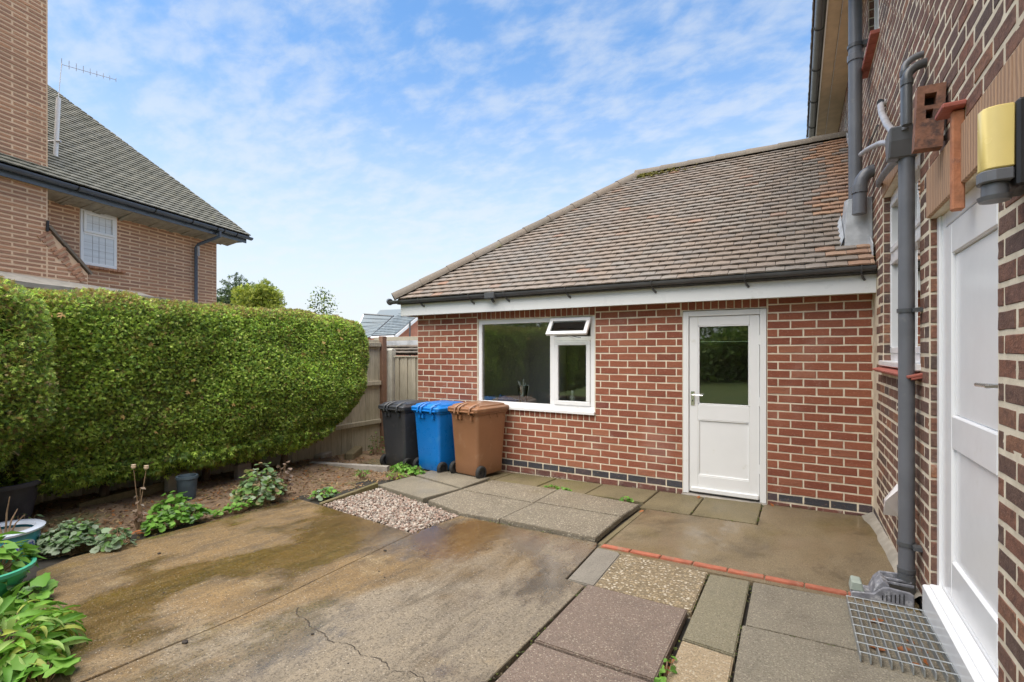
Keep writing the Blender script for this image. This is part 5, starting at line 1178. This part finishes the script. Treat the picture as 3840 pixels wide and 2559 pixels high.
hedge('clipped_hedge', (-6.72, -2.55, 1.21), (.62, 2.05, .93), 150000, 3, .9, .035, 'long clipped conifer hedge with an undercut rounded end by the fence', [(-6.75, -1.6), (-6.8, -2.6), (-6.8, -3.6)])
hedge('clipped_hedge', (-6.22, -6.05, 1.40), (.78, 1.72, .78), 78000, 11, .8, .035, 'nearer rounded block of clipped hedge at the left edge', [(-6.5, -5.4), (-6.5, -6.5)], topbrown=.7)
# dead orange sprays caught in the hedge face
r = np.random.default_rng(5); dn = 24
P = np.stack([np.full(dn, -6.08)+r.uniform(-.04, .03, dn), r.uniform(-4.2, -.8, dn), r.uniform(.7, 2.0, dn)], 1)
hd = [o for o in bpy.data.objects if o.name == 'clipped_hedge'][0]
add_foliage(hd, 'dead_spray', P, np.stack([r.uniform(.2, .6, dn), r.normal(0, .6, dn), r.normal(-.3, .5, dn)], 1), np.tile([1., 0, .3], (dn, 1)), r.uniform(.04, .09, dn), np.tile([.50, .32, .12], (dn, 1))*r.uniform(.8, 1.2, (dn, 1)), SPR, label='dead orange sprays in the hedge face')

def tree(name, loc, h, crown_c, crown_r, n, size, pal, label, cat='tree', group=None, seed=0, trunk_r=.08, shell=.45, proto=LEAF, lumps=14, lr=.42):
    o = thing(name, loc, label, cat, group); r = np.random.default_rng(seed); x, y, z = loc
    m = MB(); m.tube([(x, y, z), (x+.03, y, z+(crown_c[2]-z)*.6), (x-.02, y+.03, crown_c[2])], [trunk_r, trunk_r*.7, trunk_r*.35], 8)
    for k in range(5):
        a = k*1.3; m.tube([(x, y, z+(crown_c[2]-z)*.6), (crown_c[0]+math.cos(a)*crown_r[0]*.5, crown_c[1]+math.sin(a)*crown_r[1]*.5, crown_c[2]+crown_r[2]*.2)], [trunk_r*.5, trunk_r*.15], 6)
    m.out('trunk', 'bark', o, smooth=True)
    cen = r.normal(0, 1, (lumps, 3)); cen /= np.linalg.norm(cen, axis=1, keepdims=True); cen *= r.uniform(.3, .8, (lumps, 1))
    ci = r.integers(0, lumps, n); d = r.normal(0, 1, (n, 3)); d /= np.linalg.norm(d, axis=1, keepdims=True); rad = r.random(n)**shell
    P = (cen[ci] + d*rad[:, None]*lr*r.uniform(.7, 1.2, lumps)[ci][:, None])*np.array(crown_r)+np.array(crown_c)
    pal = np.array(pal); c = pal[r.integers(0, len(pal), n)]*r.uniform(.75, 1.25, (n, 1))*(r.uniform(.8, 1.2, lumps)[ci][:, None])
    add_foliage(o, 'crown', P, d+r.normal(0, .6, (n, 3))+[0, 0, -.2], r.normal(0, 1, (n, 3))+[0, 0, .7], size*r.uniform(.6, 1.4, n), c, proto)
    return o
CON = [(.055, .095, .035), (.09, .14, .04), (.035, .065, .03), (.12, .17, .05)]; YEL = [(.34, .40, .04), (.38, .42, .07), (.20, .28, .04), (.42, .46, .12)]; GRN = [(.06, .12, .025), (.10, .17, .03), (.035, .07, .02), (.14, .2, .05)]
tree('conifer_tree', (-21.9, 6.4, -.6), 5, (-21.9, 6.4, 3.2), (1.7, 1.7, 2.0), 9000, .16, CON, 'dark green conifer against the neighbouring house corner', seed=1, proto=SPR)
tree('conifer_tree', (-19.6, 6.1, -.6), 5, (-19.6, 6.1, 2.9), (1.3, 1.3, 1.0), 6000, .15, CON+GRN, 'low dark conifer between the house corner and the yellow tree', seed=4, proto=SPR)
tree('golden_tree', (-17.9, 5.2, -.6), 4, (-17.8, 5.15, 3.1), (.95, .95, 1.25), 7000, .15, YEL, 'yellow green golden conifer above the hedge', seed=2, proto=SPR, lumps=22, lr=.34)
tree('young_tree', (-12.3, 3.5, -.4), 3.6, (-12.3, 3.5, 2.85), (.50, .50, .72), 420, .075, GRN+YEL[:1], 'thin young tree with sparse leaves above the hedge', seed=3, trunk_r=.02, lumps=16, lr=.40, shell=.6)
# garden behind the camera, mirrored in the glass
for i, (x, y, rx, rz, hh) in enumerate(((-4.4, -12.6, 1.7, 1.5, 1.3), (-1.5, -15.5, 2.6, 2.4, 2.0), (-2.4, -13.4, 1.5, 1.3, 1.2), (-8.5, -13, 2.4, 2.6, 2.4), (3.0, -17, 3, 3.2, 3.2), (-12.5, -17, 3.4, 3.4, 3.6), (-5.2, -21, 4.5, 4.2, 5.0), (7, -21, 4, 4, 4.2))):
    tree('garden_shrub', (x, y, .5), hh, (x, y, .4+hh*.7), (rx, rx, rz), 5000, .20, [(.16, .27, .05), (.24, .36, .07), (.10, .18, .04), (.32, .40, .10)], 'leafy shrub of the garden behind, mirrored in the door glass', 'shrub', 'shrubs mirrored in the glass', seed=20+i, lumps=18)

# low plants
def rleaf():                                              # rounded scalloped leaf, 8 quads
    n = 8; vs = [(0, 0, 0)]; 
    for k in range(2*n):
        a = 2*math.pi*k/(2*n); rr = .5*(1 if k % 2 else .86); vs.append((rr*math.sin(a), .5-rr*math.cos(a)*1.0, .08*math.cos(a*2)+.07))
    vs[0] = (0, .5, 0); fs = [(0, 1+2*k, 2+2*k, 1+(2*k+2) % (2*n)) for k in range(n)]
    return vs, fs
RL = rleaf()
def lleaf(n=5, w=.10, arch=.35):                          # long arching leaf
    vs = []; fs = []
    for i in range(n+1):
        t = i/n; ww = w*math.sin(math.pi*min(1, .08+t*.92))**.8; z = arch*math.sin(t*2.2)-arch*.5*t*t
        vs += [(-ww, t, z+.05), (0, t, z), (ww, t, z+.05)]
    for i in range(n): fs += [(3*i, 3*i+1, 3*i+4, 3*i+3), (3*i+1, 3*i+2, 3*i+5, 3*i+4)]
    return vs, fs
LL = lleaf()
def clump(name, c, rx, ry, h, n, size, pal, label, proto=RL, cat='plant', seed=0, flat=.8, zc=None, group=None):
    r = np.random.default_rng(seed); z = GZ(c[0], c[1]) if zc is None else zc; o = thing(name, (c[0], c[1], z), label, cat, group)
    a = r.uniform(0, 6.283, n); q = np.sqrt(r.random(n)); x = c[0]+rx*q*np.cos(a); y = c[1]+ry*q*np.sin(a); hh = z+.015+h*(1-q**2*.75)*r.uniform(.35, 1.0, n)
    P = np.stack([x, y, hh], 1); out = np.stack([np.cos(a), np.sin(a), np.zeros(n)], 1)
    N = np.array([0, 0, 1.])*flat + out*q[:, None]*.6 + r.normal(0, .28, (n, 3)); A = out + r.normal(0, .45, (n, 3)); A -= N*(A*N).sum(1, keepdims=True)/((N*N).sum(1, keepdims=True))
    pal = np.array(pal); cc = pal[r.integers(0, len(pal), n)]*r.uniform(.8, 1.2, (n, 1))
    add_foliage(o, 'foliage', P, A, N, size*r.uniform(.6, 1.25, n), cc, proto)
    m = MB()
    for i in range(0, n, max(1, n//60)): m.tube([(c[0]+(x[i]-c[0])*.4, c[1]+(y[i]-c[1])*.4, z-.02), tuple(P[i])], .0022, 4, caps=False)
    m.out('stems', 'stalk', o, kind='stuff', recalc=False)
    return o
LIME = [(.17, .36, .05), (.22, .42, .07), (.12, .28, .04)]; SIL = [(.20, .30, .15), (.27, .36, .22), (.14, .24, .10), (.33, .40, .28), (.16, .30, .07)]; MIX = SIL+[(.42, .40, .18), (.40, .30, .16), (.20, .34, .08)]
clump('lady_mantle', (-5.30, -4.33), .14, .20, .20, 560, .042, SIL, 'silvery green round leaved plant beside the glazed pot', seed=31)
clump('lady_mantle', (-5.03, -4.16), .07, .10, .14, 60, .06, SIL, 'small outlying tuft of round leaves at the slab edge', seed=32)
clump('creeping_plant', (-5.30, -3.62), .10, .26, .15, 330, .05, LIME+LIME+SIL[:1], 'bright lime green creeping plant along the concrete edge', seed=33)
clump('creeping_plant', (-5.62, -3.50), .10, .12, .24, 60, .075, LIME, 'taller lime green leaves in front of the slate pot', seed=34)
clump('creeping_plant', (-5.28, -3.10), .05, .22, .08, 70, .045, LIME, 'thin row of small round leaves at the concrete edge', seed=35)
clump('geranium_plant', (-5.42, -2.78), .20, .24, .38, 420, .055, MIX, 'rounded plant with pale green and pinkish leaves at the corner of the concrete', seed=36)
clump('dried_plant', (-5.55, -2.42), .07, .08, .36, 60, .05, [(.33, .25, .20), (.25, .18, .14), (.40, .33, .27)], 'withered greyish plant behind the pinkish leaved plant', seed=37)
clump('low_weed', (-5.05, -2.28), .10, .14, .07, 90, .045, SIL+LIME, 'low weed beside the gravel corner', seed=38)
clump('low_weed', (-5.50, -1.33), .07, .08, .09, 60, .05, LIME, 'weed growing from the soil behind the gravel', LL, seed=39)
clump('low_weed', (-5.05, -1.18), .10, .12, .08, 90, .05, LIME+YEL[:1], 'feathery weed at the back of the stained slab', LL, seed=40)
clump('low_weed', (-5.32, -.80), .18, .10, .10, 150, .045, LIME, 'bright weeds at the foot of the black bin', RL, seed=41)
clump('low_weed', (-4.98, -.86), .10, .07, .11, 90, .045, LIME, 'bright weeds at the foot of the blue bin', RL, seed=42)
clump('low_weed', (-3.05, -.64), .16, .035, .03, 40, .04, LIME, 'small weed in the slab joint below the window', RL, seed=43)
clump('low_weed', (-2.22, -.72), .07, .025, .03, 18, .035, LIME, 'tiny weed in the slab joint near the door', RL, seed=44)
clump('low_weed', (-1.14, -3.62), .012, .18, .025, 26, .03, LIME, 'green sprouts in the joint of the mauve slabs', RL, seed=45)
clump('climbing_weed', (-6.62, .02), .10, .16, .42, 70, .055, GRN+LIME[:1], 'leggy green weed by the foot of the fence', LEAF, seed=46)
clump('broad_leaf_plant', (-3.78, -5.06), .27, .18, .17, 300, .145, [(.15, .33, .04), (.20, .40, .05), (.10, .24, .03), (.30, .44, .12), (.36, .42, .08)], 'bright green long leaved plant filling the lower left corner', LL, seed=47, flat=.55)
clump('broad_leaf_plant', (-3.42, -5.03), .10, .06, .07, 30, .085, LIME, 'small bright tuft at the corner of the concrete', RL, seed=48)
clump('trailing_plant', (-4.45, -4.80), .12, .06, .10, 40, .085, LIME+SIL[:1], 'pale trailing leaves below the green pot', RL, seed=49)
# pots
pot = thing('glazed_pot', (-5.50, -4.64, .08), 'glazed turquoise and white patterned pot with bare stems', 'plant pot')
PC = (-5.50, -4.64, .08)
MB().lathe([(.0, 0), (.13, 0), (.15, .02), (.185, .12), (.19, .20), (.178, .235)], PC, 32).out('pot_body', 'glazed', pot, smooth=True)
MB().lathe([(.178, .232), (.215, .236), (.218, .25), (.205, .258), (.165, .256), (.155, .235)], PC, 32).out('rim', 'glaze_white', pot, smooth=True)
MB().lathe([(.0, .215), (.158, .215)], PC, 32).out('soil', 'cement', pot)
for k in range(12):
    a = k*math.pi/6; c = Vector((PC[0]+.1885*math.cos(a), PC[1]+.1885*math.sin(a), PC[2]+.145)); Mx = Matrix.Translation(c) @ Matrix.Rotation(a, 4, 'Z') @ Matrix.Rotation(R(90), 4, 'Y')
    m = MB(); m.lathe([(0, .004), (.030, .004), (.036, .001)], n=12, M=Mx); m.out('medallion', 'glaze_white', pot)
    m = MB()
    for j in range(5):
        b = j*1.257; m.lathe([(0, .006), (.009, .006)], c=(0, 0, 0), n=6, M=Mx @ Matrix.Translation((.016*math.cos(b), .016*math.sin(b), 0)))
    m.out('flower_motif', 'glaze_cobalt', pot)
for k in range(6):
    a = k*1.1; m = MB(); L = (.30, .14, .17, .12, .2, .1)[k]; m.tube([(PC[0]+.03*math.cos(a), PC[1]+.03*math.sin(a), .28), (PC[0]+.06*math.cos(a), PC[1]+.06*math.sin(a), .28+L*.6), (PC[0]+.10*math.cos(a)+.02, PC[1]+.10*math.sin(a), .28+L)], [.007, .005, .003], 6).out('stem', 'stalk', pot)
pot = thing('green_pot', (-4.64, -4.92, .13), 'jade green bowl shaped pot full of leafy plants', 'plant pot')
PC = (-4.64, -4.92, .125)
MB().lathe([(0, 0), (.08, 0), (.10, .03), (.155, .13), (.19, .20), (.205, .205), (.207, .225), (.19, .228), (.16, .17)], PC, 30).out('pot_body', 'green_pot', pot, smooth=True)
MB().lathe([(.0, .19), (.182, .19)], PC, 24).out('soil', 'soil', pot)
clump('potted_plant', (-4.68, -4.90), .17, .15, .20, 95, .115, [(.17, .36, .05), (.24, .44, .08), (.13, .29, .05)], 'bright green leafy plant growing in the jade pot', LEAF, seed=50, zc=.32)
pot = thing('grey_pot', (-6.42, -4.50, .1), 'dark grey tapered tub under the hedge at the left edge', 'plant pot')
MB().lathe([(0, 0), (.15, 0), (.16, .02), (.225, .33), (.245, .335), (.245, .37), (.225, .372), (.20, .30), (0, .30)], (-6.40, -4.42, .13), 28).out('pot_body', 'grey_pot', pot, smooth=True)
pot = thing('slate_pot', (-6.06, -3.12, .05), 'upright slate blue pot under the hedge', 'plant pot')
MB().lathe([(0, 0), (.075, 0), (.095, .22), (.102, .225), (.10, .25), (.08, .25), (.07, .2), (0, .2)], (-6.1, -3.14, .06), 20).out('pot_body', 'bluepot', pot, smooth=True)
clump('grey_pot_weed', (-6.0, -4.42), .10, .12, .22, 30, .05, GRN+SIL[:1], 'straggly greyish weed between the two pots', LEAF, seed=52)
# stalk with dried seed heads
o = thing('poppy_stalk', (-5.42, -3.84, .1), 'tall dried stalk with two pale round seed heads', 'plant')
m = MB(); z0 = .1
m.tube([(-5.42, -3.85, z0), (-5.43, -3.86, .35), (-5.44, -3.88, .62)], [.003, .003, .002], 6); m.tube([(-5.42, -3.85, z0), (-5.40, -3.84, .35), (-5.41, -3.80, .60)], [.003, .003, .002], 6); m.out('stalk', 'stalk', o)
for p in ((-5.44, -3.88, .63), (-5.41, -3.80, .61)): MB().lathe([(0, -.018), (.014, -.012), (.019, 0), (.015, .012), (.018, .017), (0, .018)], p, 12).out('seed_head', 'soffit', o, smooth=True)
clump('withered_leaves', (-5.42, -3.85), .035, .035, .36, 26, .05, [(.24, .15, .10), (.32, .24, .18), (.42, .36, .30)], 'withered brown leaves clinging to the dried stalk', LEAF, seed=53)
# junk and rubble under the hedge
for i, (x, y, sx, sy, sz, mt, lb) in enumerate(((-6.62, -2.95, .16, .03, .20, 'cement', 'pale square slab leaning under the hedge'), (-6.55, -2.28, .10, .05, .22, 'tile_ext', 'reddish brown tile standing under the hedge'), (-7.05, -.72, .16, .10, .10, 'cement', 'broken lump of concrete by the hedge end'), (-6.75, -.35, .30, .07, .13, 'slab_moss', 'mossy rounded log edging along the fence foot'))):
    m = MB(); z = GZ(x, y); m.box(-sy, sy, -sx, sx, -.03, sz, Matrix.Translation((x, y, z)) @ Matrix.Rotation(.2*i, 4, 'Z')); m.out(('leaning_slab', 'standing_tile', 'concrete_lump', 'log_edging')[i], mt, None, bevel=.02, label=lb, cat='rubble')
# autumn leaves
r_ = random.Random(4)
LM = mesh('fallen_leaf', [(0,-.5,.0),(.3,-.2,.12),(.38,.15,.05),(0,.6,.02),(-.36,.15,.14),(-.3,-.2,.02),(0,0,-.04)], [(0,1,6),(1,2,6),(2,3,6),(3,4,6),(4,5,6),(5,0,6)]); LM.attributes.new('col', 'FLOAT_COLOR', 'FACE').data.foreach_set('color', [.42,.15,.05,1]*6); LM.materials.append(MAT['foliage'])
spots = [(-.15,-2.72,.012), (-.11,-2.80,.012), (-.20,-2.83,.012), (-.12,-2.90,.012), (-.17,-2.95,.012), (-.27,-2.55,.012), (-.30,-2.88,.012), (-1.15,-3.48,-.01), (-1.14,-3.56,-.01), (-1.57,-.13,.01), (-.86,-.07,.01), (-5.24,-3.98,.02), (-5.20,-3.93,.02), (-5.27,-3.92,.02), (-1.95,-1.05,.01)]
for x, y, d_ in spots:
    s_ = r_.uniform(.03, .06); link('fallen_leaf', LM, None, None, M=Matrix.Translation((x, y, GZ(x, y)+d_)) @ Matrix.Rotation(r_.uniform(0, 6), 4, 'Z') @ Matrix.Rotation(r_.uniform(-.4, .4), 4, 'X') @ Matrix.Diagonal((s_, s_*1.2, s_, 1)), label='curled russet fallen leaf lying in the metal grating' if y < -2.5 and x > -.4 else 'russet fallen leaf caught in the joint beside the mauve slabs' if y < -3.4 and x > -1.3 else 'russet fallen leaf at the left edge of the wet concrete' if x < -5 else 'russet fallen leaf near the foot of the half-glazed door' if y > -.2 else 'russet fallen leaf on the concrete by the open joint', cat='leaf', group='fallen russet leaves')

# ------------------------------------------------------------------ houses far behind the fence
yw = R(30.2)
def view(t, px, py):                                      # a world point at depth t seen at (px, py) of a 2353 px wide picture
    a = (px-1176.5)/1122.6; b = (809.6-py)/1122.6; f_ = Vector((-math.sin(yw), math.cos(yw), 0)); r_2 = Vector((math.cos(yw), math.sin(yw), 0))
    return CAM + f_*t + r_2*(a*t) + Vector((0, 0, b*t))
FB = frame(tuple(CAM + Vector((-math.sin(yw), math.cos(yw), 0))*40 - Vector((0, 0, 1.59))), yw)      # x right, y away, 40 m out
hs = link('far_house', None, M=FB, label='far modern house with grey slate roof and orange brick gable', cat='house')
def fb(u, v, z): return FB @ Vector((u, v, z))
A_, B_ = (-11.75, .9), (-9.35, -1.1); dx_, dy_ = (B_[0]-A_[0]), (B_[1]-A_[1]); Ln = math.hypot(dx_, dy_); ux, uy = dx_/Ln, dy_/Ln; sx_, sy_ = -uy, ux
W_ = 3.1; H0, H1 = 2.95, 5.15
A1 = (A_[0]+sx_*W_, A_[1]+sy_*W_); B1 = (B_[0]+sx_*W_, B_[1]+sy_*W_); B2 = (B_[0]+2*sx_*W_, B_[1]+2*sy_*W_); A2 = (A_[0]+2*sx_*W_, A_[1]+2*sy_*W_)
m = MB(); q = .15
m.add([fb(*A_, -1), fb(B_[0]-ux*q, B_[1]-uy*q, -1), fb(B_[0]-ux*q, B_[1]-uy*q, H0-.1), fb(*A_, H0-.1), fb(B1[0]-ux*q, B1[1]-uy*q, H1-.1), fb(B2[0]-ux*q, B2[1]-uy*q, H0-.1), fb(B2[0]-ux*q, B2[1]-uy*q, -1)], [(0, 1, 2, 3), (1, 6, 5, 4, 2)])
m.out('wall', 'orange_wall', hs)
m = MB(); m.add([fb(*A_, H0), fb(*B_, H0), fb(*B1, H1), fb(*A1, H1), fb(*B2, H0), fb(*A2, H0)], [(0, 1, 2, 3), (3, 2, 4, 5)]); rf = m.out('roof', 'slate', hs)
Uf = (fb(*B_, H0)-fb(*A_, H0)).normalized(); Vf = (fb(*B1, H1)-fb(*B_, H0)).normalized(); Nf = Uf.cross(Vf)
pieces(rf, 'slate_tile', tiles(fb(*A_, H0+.02), Uf, Vf, Nf, (fb(*B1, H1)-fb(*B_, H0)).length, .26, .5, lambda v: (.0, Ln), lap=1.1, th=.03), TV, 'slate')
m = MB(); a_, b_ = fb(*B_, H0-.02), fb(*B1, H1-.02); dn_ = Vector((0, 0, -.28)); of = (Uf*.06); m.add([a_+of, b_+of, b_+of+dn_, a_+of+dn_, a_+of*2, b_+of*2, b_+of*2+dn_, a_+of*2+dn_], [(0, 1, 2, 3), (4, 7, 6, 5), (0, 4, 5, 1), (3, 2, 6, 7)]).out('bargeboard', 'upvc', hs)
m = MB(); a_, b_ = fb(*A_, H0), fb(*B_, H0); m.tube([a_-Vector((0, 0, .14)), b_-Vector((0, 0, .14))], .11, 8).out('eaves_fascia', 'upvc', hs); MB().tube([a_+Vector((0, 0, .0))-Nf*.02, b_-Nf*.02], .05, 6).out('gutter', 'gutter', hs)
p_ = fb(B_[0]+sx_*1.6, B_[1]+sy_*1.6-.3, 0); MB().tube([p_+Vector((0, 0, -1)), p_+Vector((0, 0, 4.1))], .07, 8).out('downpipe', 'gutter', hs); 
hs2 = link('far_house', None, M=FB, label='second far house, its slate roof rising to the left behind the hedge end', cat='house')
m = MB(); P0_, P1_, P2_, P3_ = fb(-13.6, 1.2, 2.3), fb(-11.75, .9, 2.95), fb(-10.4, 3.0, 4.75), fb(-13.1, 3.2, 4.95)
m.add([P0_, P1_, P2_, P3_], [(0, 1, 2, 3)]); rf2 = m.out('roof', 'slate', hs2)
for k in range(7):
    t_ = k/7; a_ = P0_.lerp(P3_, t_); b_ = P1_.lerp(P2_, t_); MB().tube([a_, b_], .025, 5).out('slate_row', 'slate', hs2)
MB().tube([P3_, P2_], .07, 6).out('ridge', 'gutter', hs2); MB().tube([P1_+Vector((0,0,.05)), P2_+Vector((0,0,.05))], .05, 6).out('valley', 'gutter', hs2)
MB().tube([P0_-Vector((0,0,.0)), P3_-Vector((0,0,.1))], .09, 6).out('bargeboard', 'upvc', hs2)
hs3 = link('far_house', None, M=FB, label='third far house, a long pale slate ridge furthest back', cat='house')
m = MB(); m.add([fb(-14.5, 6, 3.0), fb(-5, 6, 3.0), fb(-5, 10, 6.2), fb(-13.5, 10, 5.9)], [(0, 1, 2, 3)]); m.out('roof', 'slate', hs3)
m = MB(); m.add([fb(-14.5, 6.2, -1), fb(-5, 6.2, -1), fb(-5, 6.2, 3.0), fb(-14.5, 6.2, 3.0)], [(0, 1, 2, 3)]); m.out('wall', 'orange_wall', hs3)
for me in list(bpy.data.meshes):
    if me.users == 0: bpy.data.meshes.remove(me)
